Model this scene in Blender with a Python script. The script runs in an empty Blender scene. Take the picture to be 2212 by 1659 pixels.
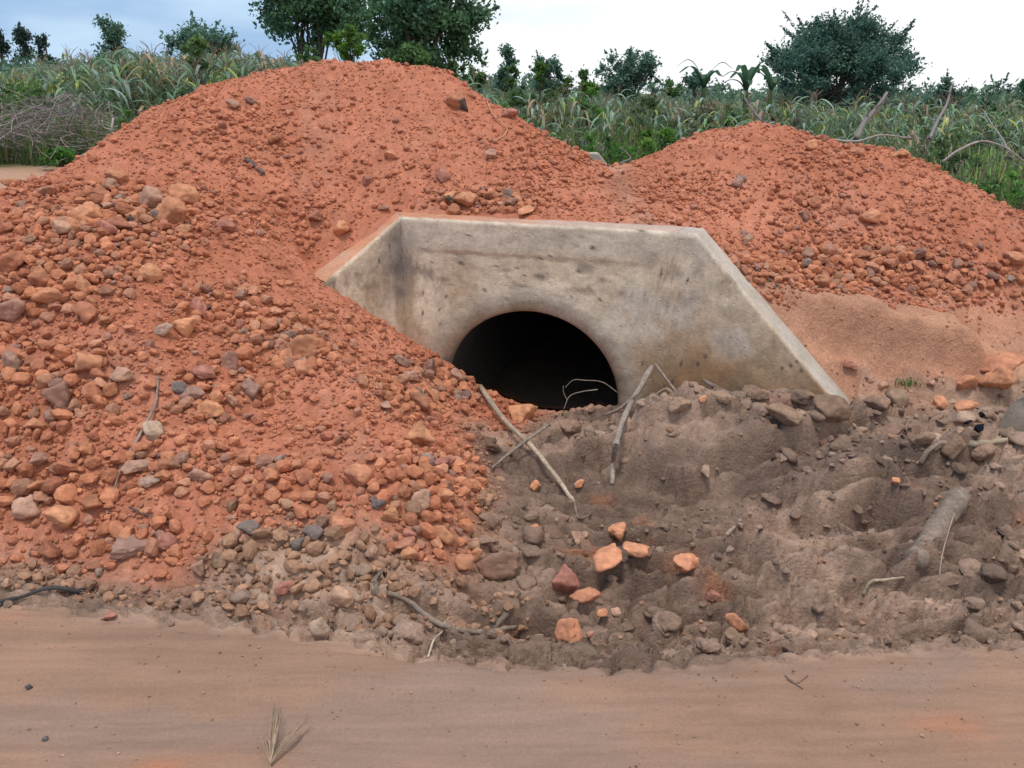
import bpy, math, random
import numpy as np
from mathutils import Vector, Matrix, Euler

R_ = random.Random(7)
rng = np.random.default_rng(11)
scene = bpy.context.scene
COL = scene.collection

# ------------------------------------------------------------------ camera, sky, sun, exposure
CAM_H, PITCH = 1.6, math.radians(19.9)
FPX, CU, CV = 1735.0, 1106.0, 829.5            # focal length and centre on a 2212 x 1659 picture
cam_d = bpy.data.cameras.new('camera'); cam = bpy.data.objects.new('camera', cam_d); COL.objects.link(cam)
cam.location = (0, 0, CAM_H); cam.rotation_euler = (math.pi / 2 - PITCH, 0, 0)
cam_d.sensor_width = 36.0; cam_d.lens = FPX / 2212 * 36.0
cam_d.clip_start = 0.05; cam_d.clip_end = 3000
scene.camera = cam

SUN_EL, SUN_AZ = math.radians(74), math.radians(215)
world = bpy.data.worlds.new("World"); scene.world = world; world.use_nodes = True
wn, wl = world.node_tree.nodes, world.node_tree.links
wn.clear()
w_out = wn.new('ShaderNodeOutputWorld'); w_bg = wn.new('ShaderNodeBackground'); w_bg.inputs['Strength'].default_value = 0.1
sky = wn.new('ShaderNodeTexSky'); sky.sky_type = 'NISHITA'; sky.sun_disc = False
sky.sun_elevation = SUN_EL; sky.sun_rotation = SUN_AZ; sky.air_density = 1.0; sky.dust_density = 2.0
tc = wn.new('ShaderNodeTexCoord')
sep = wn.new('ShaderNodeSeparateXYZ'); wl.new(tc.outputs['Generated'], sep.inputs[0])
mp = wn.new('ShaderNodeMapping'); mp.inputs['Scale'].default_value = (1.8, 1.8, 8.0); mp.inputs['Location'].default_value = (0.3, 0.1, 0.0)
wl.new(tc.outputs['Generated'], mp.inputs[0])
cn = wn.new('ShaderNodeTexNoise'); cn.inputs['Scale'].default_value = 1.5; cn.inputs['Detail'].default_value = 4; cn.inputs['Roughness'].default_value = 0.5
wl.new(mp.outputs[0], cn.inputs['Vector'])
def wmath(op, a, b):
    n = wn.new('ShaderNodeMath'); n.operation = op
    for i, v in enumerate((a, b)):
        if isinstance(v, (int, float)): n.inputs[i].default_value = v
        else: wl.new(v, n.inputs[i])
    return n.outputs[0]
# thin white cloud on the right, thicker blue-grey cloud on the left
f = wmath('ADD', wmath('MULTIPLY', wmath('ADD', sep.outputs['X'], -0.09), 1.4), wmath('MULTIPLY', cn.outputs['Fac'], 1.45))
ramp = wn.new('ShaderNodeValToRGB')
ramp.color_ramp.elements[0].position = 0.04; ramp.color_ramp.elements[0].color = (0.36, 0.55, 0.83, 1)
ramp.color_ramp.elements[1].position = 0.62; ramp.color_ramp.elements[1].color = (1.06, 1.08, 1.12, 1)
e = ramp.color_ramp.elements.new(0.26); e.color = (0.56, 0.76, 0.98, 1)
wl.new(f, ramp.inputs[0])
cl = wn.new('ShaderNodeMix'); cl.data_type = 'RGBA'; cl.blend_type = 'MULTIPLY'; cl.inputs[0].default_value = 1.0
wl.new(ramp.outputs[0], cl.inputs[6]); cl.inputs[7].default_value = (10, 10, 10, 1)
mixw = wn.new('ShaderNodeMix'); mixw.data_type = 'RGBA'; mixw.inputs[0].default_value = 0.88
wl.new(sky.outputs[0], mixw.inputs[6]); wl.new(cl.outputs[2], mixw.inputs[7])
wl.new(mixw.outputs[2], w_bg.inputs[0]); wl.new(w_bg.outputs[0], w_out.inputs[0])

sun_d = bpy.data.lights.new('sun', 'SUN'); sun_d.energy = 2.0; sun_d.angle = math.radians(12); sun_d.color = (1.0, 0.95, 0.88)
sun = bpy.data.objects.new('sun', sun_d); COL.objects.link(sun)
S = Vector((math.sin(SUN_AZ) * math.cos(SUN_EL), math.cos(SUN_AZ) * math.cos(SUN_EL), math.sin(SUN_EL)))
sun.rotation_euler = (-S).to_track_quat('-Z', 'Y').to_euler(); sun.location = (4, 6, 12)
scene.view_settings.view_transform = 'Standard'; scene.view_settings.look = 'None'
scene.view_settings.gamma = 1.0; scene.view_settings.use_curve_mapping = False
scene.view_settings.exposure = 0.1

# ------------------------------------------------------------------ helpers
ct, st = math.cos(PITCH), math.sin(PITCH)
def ray(u, v):
    a, b = (u - CU) / FPX, (v - CV) / FPX
    return np.array((a, ct - b * st, -(st + b * ct)))
def at_y(u, v, y):
    d = ray(u, v); t = y / d[1]
    return (d[0] * t, y, CAM_H + d[2] * t)
def at_z(u, v, z):
    d = ray(u, v); t = (z - CAM_H) / d[2]
    return (d[0] * t, d[1] * t, z)
def project(x, y, z):
    dz = z - CAM_H
    dep = y * ct - dz * st
    dep = np.where(dep < 0.05, 0.05, dep)
    return CU + FPX * x / dep, CV + FPX * (-(y * st + dz * ct)) / dep, dep

def h2(ix, iy, seed):
    h = (ix.astype(np.int64) * 374761393 + iy.astype(np.int64) * 668265263 + seed * 974634777) & 0xFFFFFFFF
    h = ((h ^ (h >> 13)) * 1274126177) & 0xFFFFFFFF
    h = (h ^ (h >> 16)) & 0xFFFFFFFF
    h = (h * 2246822519) & 0xFFFFFFFF
    return ((h ^ (h >> 15)) & 0xFFFFFF) / float(0xFFFFFF)
def vn(x, y, seed=0):
    x = np.asarray(x, float); y = np.asarray(y, float)
    ix, iy = np.floor(x), np.floor(y); fx, fy = x - ix, y - iy
    ix = ix.astype(np.int64); iy = iy.astype(np.int64)
    sx = fx * fx * fx * (fx * (fx * 6 - 15) + 10); sy = fy * fy * fy * (fy * (fy * 6 - 15) + 10)
    a, b = h2(ix, iy, seed), h2(ix + 1, iy, seed); c, d = h2(ix, iy + 1, seed), h2(ix + 1, iy + 1, seed)
    return ((a + (b - a) * sx) * (1 - sy) + (c + (d - c) * sx) * sy) * 2 - 1
def fbm(x, y, seed=0, o=4, g=0.5):
    s, a, n = 0.0, 1.0, 0.0
    for i in range(o):
        s = s + a * vn(x, y, seed + i * 17); n += a; a *= g
        x, y = x * 2.03 + 5.137, y * 2.03 + 1.713
    return s / n
def worley(x, y, seed=0):
    x = np.asarray(x, float); y = np.asarray(y, float)
    ix, iy = np.floor(x).astype(np.int64), np.floor(y).astype(np.int64)
    f1 = np.full(x.shape, 9.0); f2 = np.full(x.shape, 9.0); cid = np.zeros(x.shape)
    for dx in (-1, 0, 1):
        for dy in (-1, 0, 1):
            jx, jy = ix + dx, iy + dy
            px, py = jx + h2(jx, jy, seed), jy + h2(jx, jy, seed + 5)
            d = np.hypot(px - x, py - y); k = h2(jx, jy, seed + 9)
            near = d < f1
            f2 = np.where(near, f1, np.minimum(f2, d)); cid = np.where(near, k, cid); f1 = np.where(near, d, f1)
    return f1, f2, cid
def sm(a, b, x):
    t = np.clip((x - a) / (b - a), 0, 1); return t * t * (3 - 2 * t)
def lerp3(c0, c1, t):
    t = np.asarray(t)[..., None]; return np.asarray(c0) * (1 - t) + np.asarray(c1) * t

def mesh_np(name, v, f, tint=None, smooth=True, extra=None):
    """v (n,3), f (m,k) arrays -> mesh with an optional per-vertex colour 'tint'"""
    v = np.ascontiguousarray(v, np.float32); f = np.ascontiguousarray(f, np.int32)
    me = bpy.data.meshes.new(name); n, m, k = len(v), len(f), f.shape[1]
    me.vertices.add(n); me.vertices.foreach_set('co', v.ravel())
    me.loops.add(m * k); me.loops.foreach_set('vertex_index', f.ravel())
    me.polygons.add(m); me.polygons.foreach_set('loop_start', np.arange(m, dtype=np.int32) * k)
    me.update(calc_edges=True)
    me.polygons.foreach_set('use_smooth', np.full(m, smooth, bool))
    if tint is not None:
        a = me.attributes.new('tint', 'FLOAT_COLOR', 'POINT')
        a.data.foreach_set('color', np.concatenate([tint, np.ones((n, 1))], 1).astype(np.float32).ravel())
    for nm, arr in (extra or {}).items():
        a = me.attributes.new(nm, 'FLOAT', 'POINT'); a.data.foreach_set('value', np.asarray(arr, np.float32))
    me.validate(); me.update()
    return me
def link(name, me, mat=None, parent=None, loc=None):
    o = bpy.data.objects.new(name, me); COL.objects.link(o)
    if mat is not None and me is not None and not me.materials: me.materials.append(mat)
    if loc is not None: o.location = loc
    if parent is not None: o.parent = parent
    return o
def tag(o, label=None, cat=None, group=None, kind=None):
    if label: o['label'] = label
    if cat: o['category'] = cat
    if group: o['group'] = group
    if kind: o['kind'] = kind
    return o
def empty(name, loc, label, cat, group=None):
    o = bpy.data.objects.new(name, None); COL.objects.link(o); o.location = loc; o.empty_display_size = 0.1
    return tag(o, label, cat, group)
class Geo:
    """collects tubes and strips, then builds one mesh"""
    def __init__(s): s.v, s.f, s.t = [], [], []
    def add(s, v, f, t):
        b = sum(len(a) for a in s.v)
        s.v.append(np.asarray(v, float)); s.f.append(np.asarray(f, int) + b)
        t = np.asarray(t, float); s.t.append(np.tile(t, (len(v), 1)) if t.ndim == 1 else t)
    def tube(s, pts, rad, n=7, tint=(1, 1, 1), rough=0.0, caps=True, seed=0):
        p = np.asarray(pts, float); m = len(p); rad = np.broadcast_to(np.asarray(rad, float), (m,))
        tg = np.gradient(p, axis=0); tg /= np.linalg.norm(tg, axis=1)[:, None] + 1e-9
        ref = np.array((0.31, 0.2, 0.93)); 
        a = np.cross(tg, ref); a /= np.linalg.norm(a, axis=1)[:, None] + 1e-9; b = np.cross(tg, a)
        an = np.linspace(0, 2 * np.pi, n, endpoint=False)
        k = np.ones((m, n))
        if rough: k += rough * (np.random.default_rng(seed + 1).random((m, n)) - 0.5) * 2
        r = rad[:, None] * k
        v = p[:, None] + r[..., None] * (np.cos(an)[None, :, None] * a[:, None] + np.sin(an)[None, :, None] * b[:, None])
        v = v.reshape(-1, 3)
        i, j = np.meshgrid(np.arange(m - 1), np.arange(n), indexing='ij'); j2 = (j + 1) % n
        f = np.stack([i * n + j, i * n + j2, (i + 1) * n + j2, (i + 1) * n + j], -1).reshape(-1, 4)
        if caps:
            v = np.vstack([v, p[0], p[-1]]); c0, c1 = m * n, m * n + 1
            jj = np.arange(n); j2 = (jj + 1) % n
            f = np.vstack([f, np.stack([np.full(n, c0), j2, jj, np.full(n, c0)], -1), np.stack([np.full(n, c1), (m - 1) * n + jj, (m - 1) * n + j2, np.full(n, c1)], -1)])
        s.add(v, f, tint)
    def strip(s, pts, width, side, tint, fold=0.0):
        """a leaf: three verts across, folded along the midrib"""
        p = np.asarray(pts, float); m = len(p); w = np.broadcast_to(np.asarray(width, float), (m,))
        side = np.asarray(side, float); up = np.array((0, 0, 1.0))
        if side.ndim == 1: side = np.tile(side, (m, 1))
        v = np.stack([p - side * w[:, None] + up * fold * w[:, None], p, p + side * w[:, None] + up * fold * w[:, None]], 1).reshape(-1, 3)
        i, j = np.meshgrid(np.arange(m - 1), np.arange(2), indexing='ij')
        f = np.stack([i * 3 + j, i * 3 + j + 1, (i + 1) * 3 + j + 1, (i + 1) * 3 + j], -1).reshape(-1, 4)
        s.add(v, f, tint)
    def mesh(s, name, origin=(0, 0, 0), smooth=True):
        v, t = np.vstack(s.v) - np.asarray(origin), np.vstack(s.t)
        f = np.vstack(s.f)
        me = bpy.data.meshes.new(name)
        tri = f[:, 3] == f[:, 0]
        faces = [tuple(q[:3]) if t3 else tuple(q) for q, t3 in zip(f.tolist(), tri)]
        me.from_pydata(v.tolist(), [], faces); me.update()
        me.polygons.foreach_set('use_smooth', np.full(len(faces), smooth, bool))
        a = me.attributes.new('tint', 'FLOAT_COLOR', 'POINT')
        a.data.foreach_set('color', np.concatenate([t, np.ones((len(t), 1))], 1).astype(np.float32).ravel())
        return me
def smooth_path(pts, n=6):
    p = np.asarray(pts, float); q = np.vstack([2 * p[0] - p[1], p, 2 * p[-1] - p[-2]]); out = []
    for i in range(1, len(q) - 2):
        for k in range(n):
            t = k / n; a, b, c, d = q[i - 1], q[i], q[i + 1], q[i + 2]
            out.append(0.5 * (2 * b + (c - a) * t + (2 * a - 5 * b + 4 * c - d) * t * t + (3 * b - a - 3 * c + d) * t ** 3))
    out.append(p[-1]); return np.array(out)

# ------------------------------------------------------------------ materials
def mat_tint(name, rough=0.95, src='attr', n_scale=60, n_amt=0.35, n2_scale=9, n2_amt=0.2, bump=0.0, b_scale=120, b_dist=0.004, trans=0.0, stretch=None, spec=0.3, pits=0):
    m = bpy.data.materials.new(name); m.use_nodes = True
    N, L = m.node_tree.nodes, m.node_tree.links
    bs = N['Principled BSDF']; bs.inputs['Roughness'].default_value = rough; bs.inputs['Specular IOR Level'].default_value = spec
    if src == 'attr':
        c = N.new('ShaderNodeAttribute'); c.attribute_name = 'tint'; col = c.outputs['Color']
    elif src == 'both':
        c = N.new('ShaderNodeAttribute'); c.attribute_name = 'tint'; o = N.new('ShaderNodeObjectInfo')
        x = N.new('ShaderNodeMix'); x.data_type = 'RGBA'; x.blend_type = 'MULTIPLY'; x.inputs[0].default_value = 1
        L.new(c.outputs['Color'], x.inputs[6]); L.new(o.outputs['Color'], x.inputs[7]); col = x.outputs[2]
    else:
        c = N.new('ShaderNodeObjectInfo'); col = c.outputs['Color']
    g = N.new('ShaderNodeTexCoord'); vec = g.outputs['Object']
    if src == 'both':
        gg = N.new('ShaderNodeNewGeometry'); vec = gg.outputs['Position']
    if stretch:
        mpn = N.new('ShaderNodeMapping'); mpn.inputs['Scale'].default_value = stretch; L.new(vec, mpn.inputs[0]); vec2 = mpn.outputs[0]
    else: vec2 = vec
    for sc, am, vv in ((n_scale, n_amt, vec), (n2_scale, n2_amt, vec2)):
        if not am: continue
        t = N.new('ShaderNodeTexNoise'); t.inputs['Scale'].default_value = sc; t.inputs['Detail'].default_value = 5; t.inputs['Roughness'].default_value = 0.65
        L.new(vv, t.inputs['Vector'])
        r = N.new('ShaderNodeMapRange'); r.inputs[1].default_value = 0.3; r.inputs[2].default_value = 0.7; r.inputs[3].default_value = 1 - am; r.inputs[4].default_value = 1 + am
        L.new(t.outputs['Fac'], r.inputs[0])
        x = N.new('ShaderNodeMix'); x.data_type = 'RGBA'; x.blend_type = 'MULTIPLY'; x.inputs[0].default_value = 1
        L.new(col, x.inputs[6]); L.new(r.outputs[0], x.inputs[7]); col = x.outputs[2]
    L.new(col, bs.inputs['Base Color'])
    if bump:
        t = N.new('ShaderNodeTexNoise'); t.inputs['Scale'].default_value = b_scale; t.inputs['Detail'].default_value = 6; t.inputs['Roughness'].default_value = 0.7
        L.new(vec, t.inputs['Vector'])
        b = N.new('ShaderNodeBump'); b.inputs['Strength'].default_value = bump; b.inputs['Distance'].default_value = b_dist
        h = t.outputs['Fac']
        if pits:
            w = N.new('ShaderNodeTexVoronoi'); w.inputs['Scale'].default_value = pits; L.new(vec, w.inputs['Vector'])
            r = N.new('ShaderNodeMapRange'); r.inputs[1].default_value = 0.05; r.inputs[2].default_value = 0.16; L.new(w.outputs['Distance'], r.inputs[0])
            ad = N.new('ShaderNodeMath'); ad.operation = 'ADD'; L.new(h, ad.inputs[0]); L.new(r.outputs[0], ad.inputs[1]); h = ad.outputs[0]
        L.new(h, b.inputs['Height']); L.new(b.outputs[0], bs.inputs['Normal'])
    if trans:
        tr = N.new('ShaderNodeBsdfTranslucent'); L.new(col, tr.inputs[0])
        ms = N.new('ShaderNodeMixShader'); ms.inputs[0].default_value = trans
        L.new(bs.outputs[0], ms.inputs[1]); L.new(tr.outputs[0], ms.inputs[2]); L.new(ms.outputs[0], N['Material Output'].inputs[0])
    return m
def mud_relief(m):
    N, L = m.node_tree.nodes, m.node_tree.links
    b = [n for n in N if n.type == 'BUMP'][0]; tc_ = [n for n in N if n.type == 'TEX_COORD'][0].outputs['Object']
    old = b.inputs['Height'].links[0].from_socket
    n1 = N.new('ShaderNodeTexNoise'); n1.inputs['Scale'].default_value = 22; n1.inputs['Detail'].default_value = 5; n1.inputs['Roughness'].default_value = 0.6; L.new(tc_, n1.inputs['Vector'])
    wv = N.new('ShaderNodeMix'); wv.data_type = 'VECTOR'; wv.inputs[0].default_value = 0.06; L.new(tc_, wv.inputs[4]); L.new(n1.outputs['Color'], wv.inputs[5])
    vo = N.new('ShaderNodeTexVoronoi'); vo.feature = 'DISTANCE_TO_EDGE'; vo.inputs['Scale'].default_value = 13; L.new(wv.outputs[1], vo.inputs['Vector'])
    r = N.new('ShaderNodeMapRange'); r.inputs[1].default_value = 0.0; r.inputs[2].default_value = 0.05; r.inputs[3].default_value = 0.0; r.inputs[4].default_value = 0.9; L.new(vo.outputs['Distance'], r.inputs[0])
    pn_ = N.new('ShaderNodeTexNoise'); pn_.inputs['Scale'].default_value = 2.3; pn_.inputs['Detail'].default_value = 3; L.new(tc_, pn_.inputs['Vector'])
    pm = N.new('ShaderNodeMapRange'); pm.inputs[1].default_value = 0.56; pm.inputs[2].default_value = 0.68; L.new(pn_.outputs['Fac'], pm.inputs[0])
    def ma(op, a, c):
        q = N.new('ShaderNodeMath'); q.operation = op
        for i, v in enumerate((a, c)):
            if isinstance(v, float): q.inputs[i].default_value = v
            else: L.new(v, q.inputs[i])
        return q.outputs[0]
    h = ma('ADD', ma('ADD', ma('MULTIPLY', n1.outputs['Fac'], 1.3), ma('MULTIPLY', ma('MULTIPLY', r.outputs[0], 0.45), pm.outputs[0])), ma('MULTIPLY', old, 0.8)); L.new(h, b.inputs['Height']); b.inputs['Distance'].default_value = 0.011; b.inputs['Strength'].default_value = 1.0
def wet_input(m):
    N, L = m.node_tree.nodes, m.node_tree.links
    a = N.new('ShaderNodeAttribute'); a.attribute_name = 'wet'
    r = N.new('ShaderNodeMapRange'); r.inputs[3].default_value = 0.95; r.inputs[4].default_value = 0.5
    L.new(a.outputs['Fac'], r.inputs[0]); L.new(r.outputs[0], N['Principled BSDF'].inputs['Roughness'])
M_SOIL = mat_tint('laterite_soil', 0.97, n_scale=90, n_amt=0.22, n2_scale=14, n2_amt=0.13, bump=0.9, b_scale=110, b_dist=0.008, spec=0.15)
M_MUD = mat_tint('drying_mud', 0.9, n_scale=70, n_amt=0.22, n2_scale=10, n2_amt=0.16, bump=0.8, b_scale=80, b_dist=0.009, spec=0.25); wet_input(M_MUD); mud_relief(M_MUD)
M_ROAD = mat_tint('packed_dirt_road', 0.93, n_scale=120, n_amt=0.10, n2_scale=5, n2_amt=0.12, bump=0.35, b_scale=90, b_dist=0.004, stretch=(0.5, 5, 1), spec=0.2)
M_CONC = mat_tint('old_concrete', 0.9, n_scale=45, n_amt=0.16, n2_scale=7, n2_amt=0.14, bump=0.55, b_scale=70, b_dist=0.006, spec=0.25, pits=22)
M_STONE = mat_tint('laterite_stone', 0.95, src='both', n_scale=28, n_amt=0.22, n2_scale=9, n2_amt=0.22, bump=0.6, b_scale=60, b_dist=0.006, spec=0.15)
M_GRAVEL = mat_tint('laterite_gravel', 0.95, n_scale=60, n_amt=0.25, n2_scale=12, n2_amt=0.15, spec=0.12)
M_WOOD = mat_tint('dead_wood', 0.9, n_scale=60, n_amt=0.3, n2_scale=12, n2_amt=0.2, bump=0.5, b_scale=90, b_dist=0.003, stretch=(1, 1, 1), spec=0.2)
M_LEAF = mat_tint('leaves', 0.65, n_amt=0, n2_amt=0, trans=0.38, spec=0.25)
M_BLADE = mat_tint('corn_leaves', 0.6, src='both', n_amt=0, n2_scale=4, n2_amt=0.25, trans=0.25, spec=0.3)
M_BARK = mat_tint('bark', 0.95, n_scale=20, n_amt=0.3, n2_scale=6, n2_amt=0.2, bump=0.5, b_scale=30, b_dist=0.02)
M_CHAR = mat_tint('charcoal', 0.8, src='obj', n_scale=40, n_amt=0.3, n2_amt=0)

# ------------------------------------------------------------------ terrain control points
def field(x, y):                                  # the farmland beyond the heaps, gently rising away on the left
    x = np.asarray(x, float); y = np.asarray(y, float)
    d = np.clip(y - 8, 0, 34)
    left = 0.30 + 0.024 * d; right = 0.10 + 0.014 * d
    k = sm(-1.5, 3.0, x / np.maximum(y, 1) * 12)
    z = left * (1 - k) + right * k
    return z + 0.06 * fbm(x * 0.25, y * 0.25, 91, 3) * sm(6, 12, y) + np.clip(y - 42, 0, 60) * 0.006

SH, FR, BK = [], [], []
def py(L, u, v, y): L.append(at_y(u, v, y))
def pz(L, u, v, z): L.append(at_z(u, v, z))
EDGE = [(-500, 1290), (-300, 1298), (0, 1310), (150, 1316), (300, 1335), (450, 1350), (600, 1365), (700, 1375), (800, 1402), (900, 1425), (1000, 1425), (1100, 1430), (1200, 1438), (1330, 1446), (1450, 1440),
        (1560, 1440), (1700, 1432), (1850, 1425), (2000, 1410), (2212, 1400), (2600, 1385)]
EDGE_XY = np.array([at_z(u, v, 0.0)[:2] for u, v in EDGE])
def road_edge(x): return np.interp(x, EDGE_XY[:, 0], EDGE_XY[:, 1])
for x in np.arange(-4, 4.1, 1.0):
    for y in (0.6, 1.2, 1.7): SH.append((x, y, 0.0))
for u, v in EDGE[::2]: pz(SH, u, v, 0.0)
# left heap, front flank (pixel column, row, distance)
for a in [(-300, 800, 3.4), (-300, 450, 4.6), (0, 1050, 2.75), (0, 850, 3.15), (0, 600, 3.75), (0, 430, 4.6), (200, 1050, 2.75), (200, 850, 3.15), (200, 600, 3.8), (200, 430, 4.5),
          (195, 322, 5.3), (400, 1100, 2.65), (400, 900, 3.1), (400, 700, 3.65), (400, 500, 4.4), (400, 350, 5.2), (600, 1100, 2.7), (600, 900, 3.25), (600, 700, 3.95), (600, 550, 4.55),
          (600, 400, 5.2), (600, 250, 5.85), (750, 950, 3.1), (750, 800, 3.6), (740, 660, 4.4), (660, 612, 4.5)]: py(SH, *a)
for a in [(-300, 1235), (0, 1250), (200, 1270), (400, 1290), (600, 1295), (750, 1290)]: pz(SH, *a, -0.01)
for a in [(60, 404, 4.9), (300, 268, 6.0), (390, 224, 6.2), (480, 178, 6.4), (600, 153, 6.55), (700, 144, 6.65), (780, 143, 6.7), (850, 148, 6.65), (940, 158, 6.55), (1000, 185, 6.45),
          (1060, 215, 6.35), (1130, 260, 6.25), (1200, 308, 6.1), (1260, 345, 6.0), (1310, 364, 5.9),
          (1400, 336, 6.2), (1480, 302, 6.4), (1580, 276, 6.55), (1640, 266, 6.6), (1700, 281, 6.6), (1780, 300, 6.55), (1860, 320, 6.4), (2000, 361, 6.2), (2130, 421, 5.95), (2212, 456, 5.75), (2500, 570, 5.3)]:
    py(SH, *a)
    p = SH[-1]; SH.append((p[0] * 1.12, p[1] + 0.9, max(p[2] - 0.5, 0.12)))
for x in np.arange(-7, 7.1, 1.75):
    for y in (8.2, 9.2): SH.append((x, y, float(field(x, y))))
for a in [(-5.2, 6.0, 0.5), (-6, 4.5, 0.3), (-4.2, 3.2, 0.4), (5.6, 6.0, 0.3), (5.0, 4.8, 0.2), (4.5, 3.8, 0.05)]: SH.append(a)
# bank and heap right of the wall
for a in [(1900, 730, 4.45), (1900, 812, 4.3), (2100, 785, 4.4), (2100, 850, 4.2), (2212, 760, 4.7), (2212, 850, 4.3), (1850, 690, 4.55), (2000, 700, 4.7), (2212, 690, 4.9),
          (1850, 640, 4.8), (2050, 650, 4.9), (2212, 650, 5.0), (2500, 690, 5.0), (1650, 450, 5.4), (1900, 500, 5.35), (2100, 520, 5.3), (2212, 545, 5.2), (1500, 420, 5.5), (1870, 880, 3.98), (1960, 850, 4.1)]: py(SH, *a)
# in front of the wall
for a in [(705, 616, 4.53), (800, 682, 4.66), (870, 725, 4.80), (960, 790, 4.72), (1050, 880, 4.45), (1000, 833, 4.6), (1100, 900, 4.42), (900, 800, 4.3), (800, 800, 4.1), (1300, 878, 4.5), (1250, 903, 4.3), (1150, 918, 4.15),
          (1400, 888, 4.28), (1500, 880, 4.2), (1600, 876, 4.14), (1750, 902, 3.98), (1825, 918, 3.9), (1340, 940, 3.9)]: py(FR, *a)
for a in [(900, 1000, 0.16), (900, 1150, 0.05), (900, 1250, -0.02), (1000, 1000, 0.0), (1000, 900, -0.03), (1000, 1240, -0.08), (1100, 1300, -0.13), (1250, 1300, -0.17), (1250, 1150, -0.23), (1200, 1010, -0.2), (1280, 960, -0.10), (1300, 1030, -0.2), (1400, 955, -0.05), (1400, 1035, -0.18), (1500, 955, -0.03), (1500, 1035, -0.17), (1600, 950, -0.03), (1600, 1035, -0.16), (1720, 955, -0.03), (1720, 1035, -0.14), (1830, 965, -0.01), (1830, 1030, -0.10), (1500, 1150, -0.24),
          (1800, 1080, -0.12), (1800, 1150, -0.23), (1500, 1300, -0.18), (1800, 1300, -0.15), (2100, 1300, -0.10), (2100, 1120, -0.12), (2100, 960, -0.02), (1650, 1085, -0.16), (1250, 1400, -0.10), (1600, 1390, -0.10), (1900, 1375, -0.07), (2212, 900, 0.03), (2500, 950, 0.02), (2500, 1200, -0.02)]: pz(FR, *a)
FR += [(-0.6, 5.6, 0.1), (1.0, 5.2, 0.0), (2.0, 4.6, 0.25)]
for a in [(1160, 905, 4.48), (1215, 893, 4.50), (1300, 880, 4.52), (1400, 876, 4.42)]: py(FR, *a)
# behind the wall
for a in [(865, 452, 5.12), (1000, 455, 5.05), (1150, 464, 4.95), (1300, 473, 4.85), (900, 350, 5.5), (1000, 300, 5.8), (1100, 380, 5.4), (1200, 400, 5.4), (1310, 420, 5.4), (1490, 488, 4.72), (1400, 482, 4.78), (1550, 522, 4.66), (1600, 580, 4.55),
          (752, 480, 4.98), (705, 560, 4.84), (750, 400, 5.4), (750, 250, 6.0), (1650, 640, 4.5), (1700, 690, 4.38), (1770, 770, 4.22), (1820, 840, 4.1)]: py(BK, *a)

def tps(pts, reg=2e-3):
    P = np.array(pts); n = len(P); X = P[:, :2]
    def U(r2): return 0.5 * r2 * np.log(r2 + 1e-9)
    K = U(((X[:, None] - X[None]) ** 2).sum(-1)) + reg * np.eye(n)
    A = np.zeros((n + 3, n + 3)); A[:n, :n] = K; A[:n, n] = 1; A[:n, n + 1:] = X; A[n:, :n] = A[:n, n:].T
    w = np.linalg.solve(A, np.concatenate([P[:, 2], np.zeros(3)]))
    def ev(x, y):
        x = np.ravel(x); y = np.ravel(y); out = np.empty(len(x))
        for i in range(0, len(x), 20000):
            q = np.stack([x[i:i + 20000], y[i:i + 20000]], -1)
            out[i:i + 20000] = U(((q[:, None] - X[None]) ** 2).sum(-1)) @ w[:n] + w[n] + q @ w[n + 1:]
        return out
    return ev
T_front, T_back = tps(SH + FR), tps(SH + BK)

# ------------------------------------------------------------------ headwall plan (front face polyline, left to right)
WL, WR = np.array(at_y(865, 470, 4.9)), np.array(at_y(1466, 503, 4.5))
_d = (WR - WL)[:2]; PL = float(np.linalg.norm(_d)); WD = _d / PL; WNRM = np.array((-WD[1], WD[0]))     # WNRM points to the back
TIPL = np.array(at_y(703, 611, 4.58)); TIPR = np.array(at_y(1822, 896, 3.97))
TH = 0.22
FRONT = np.array([TIPL[:2], WL[:2], WR[:2], TIPR[:2]])
def wall_dist(x, y):
    """signed distance behind the wall's front face; the end segments run on straight beyond the tips"""
    x = np.asarray(x, float); y = np.asarray(y, float)
    best = np.full(x.shape, 1e9); sd = np.full(x.shape, 1e9); inside = np.zeros(x.shape, bool)
    for i in range(3):
        a, b = FRONT[i], FRONT[i + 1]; L = np.linalg.norm(b - a); d = (b - a) / L; n = np.array((-d[1], d[0]))
        s = (x - a[0]) * d[0] + (y - a[1]) * d[1]
        lo, hi = (-99 if i == 0 else 0), (99 if i == 2 else L)
        sc = np.clip(s, lo, hi); px, pyy = a[0] + d[0] * sc, a[1] + d[1] * sc
        dist = np.hypot(x - px, y - pyy); near = dist < best
        sg = (x - a[0]) * n[0] + (y - a[1]) * n[1]
        sd = np.where(near, np.sign(sg) * dist, sd); best = np.minimum(best, dist)
        inside = np.where(near, (s > lo - (0 if i else -99)) & (s < (L if i == 2 else 1e9)) & ((s > 0) if i == 0 else True), inside)
    return sd, inside

# ------------------------------------------------------------------ near terrain grid
NX, NY = 700, 600
Y0, Y1 = 1.15, 9.2
HA, HB = 1.5, 0.72
ys = Y0 * (Y1 / Y0) ** np.linspace(0, 1, NY); ss = np.linspace(-1, 1, NX)
GX = ss[None, :] * (HA + HB * ys[:, None]); GY = np.repeat(ys[:, None], NX, 1)
xf, yf = GX.ravel(), GY.ravel()
WDI, WIN = wall_dist(xf, yf)
zf, zb = T_front(xf, yf), T_back(xf, yf)
bl = np.where(WIN, sm(0.03, 0.12, WDI), sm(-0.2, 0.35, WDI))
Z = zf * (1 - bl) + zb * bl
Z = np.where((yf > 7.2) & (Z < field(xf, yf)), field(xf, yf), Z)
Z = np.where(yf < road_edge(xf) + 0.02, Z * 0.15, Z)
U, V, _ = project(xf, yf, Z)

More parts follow.
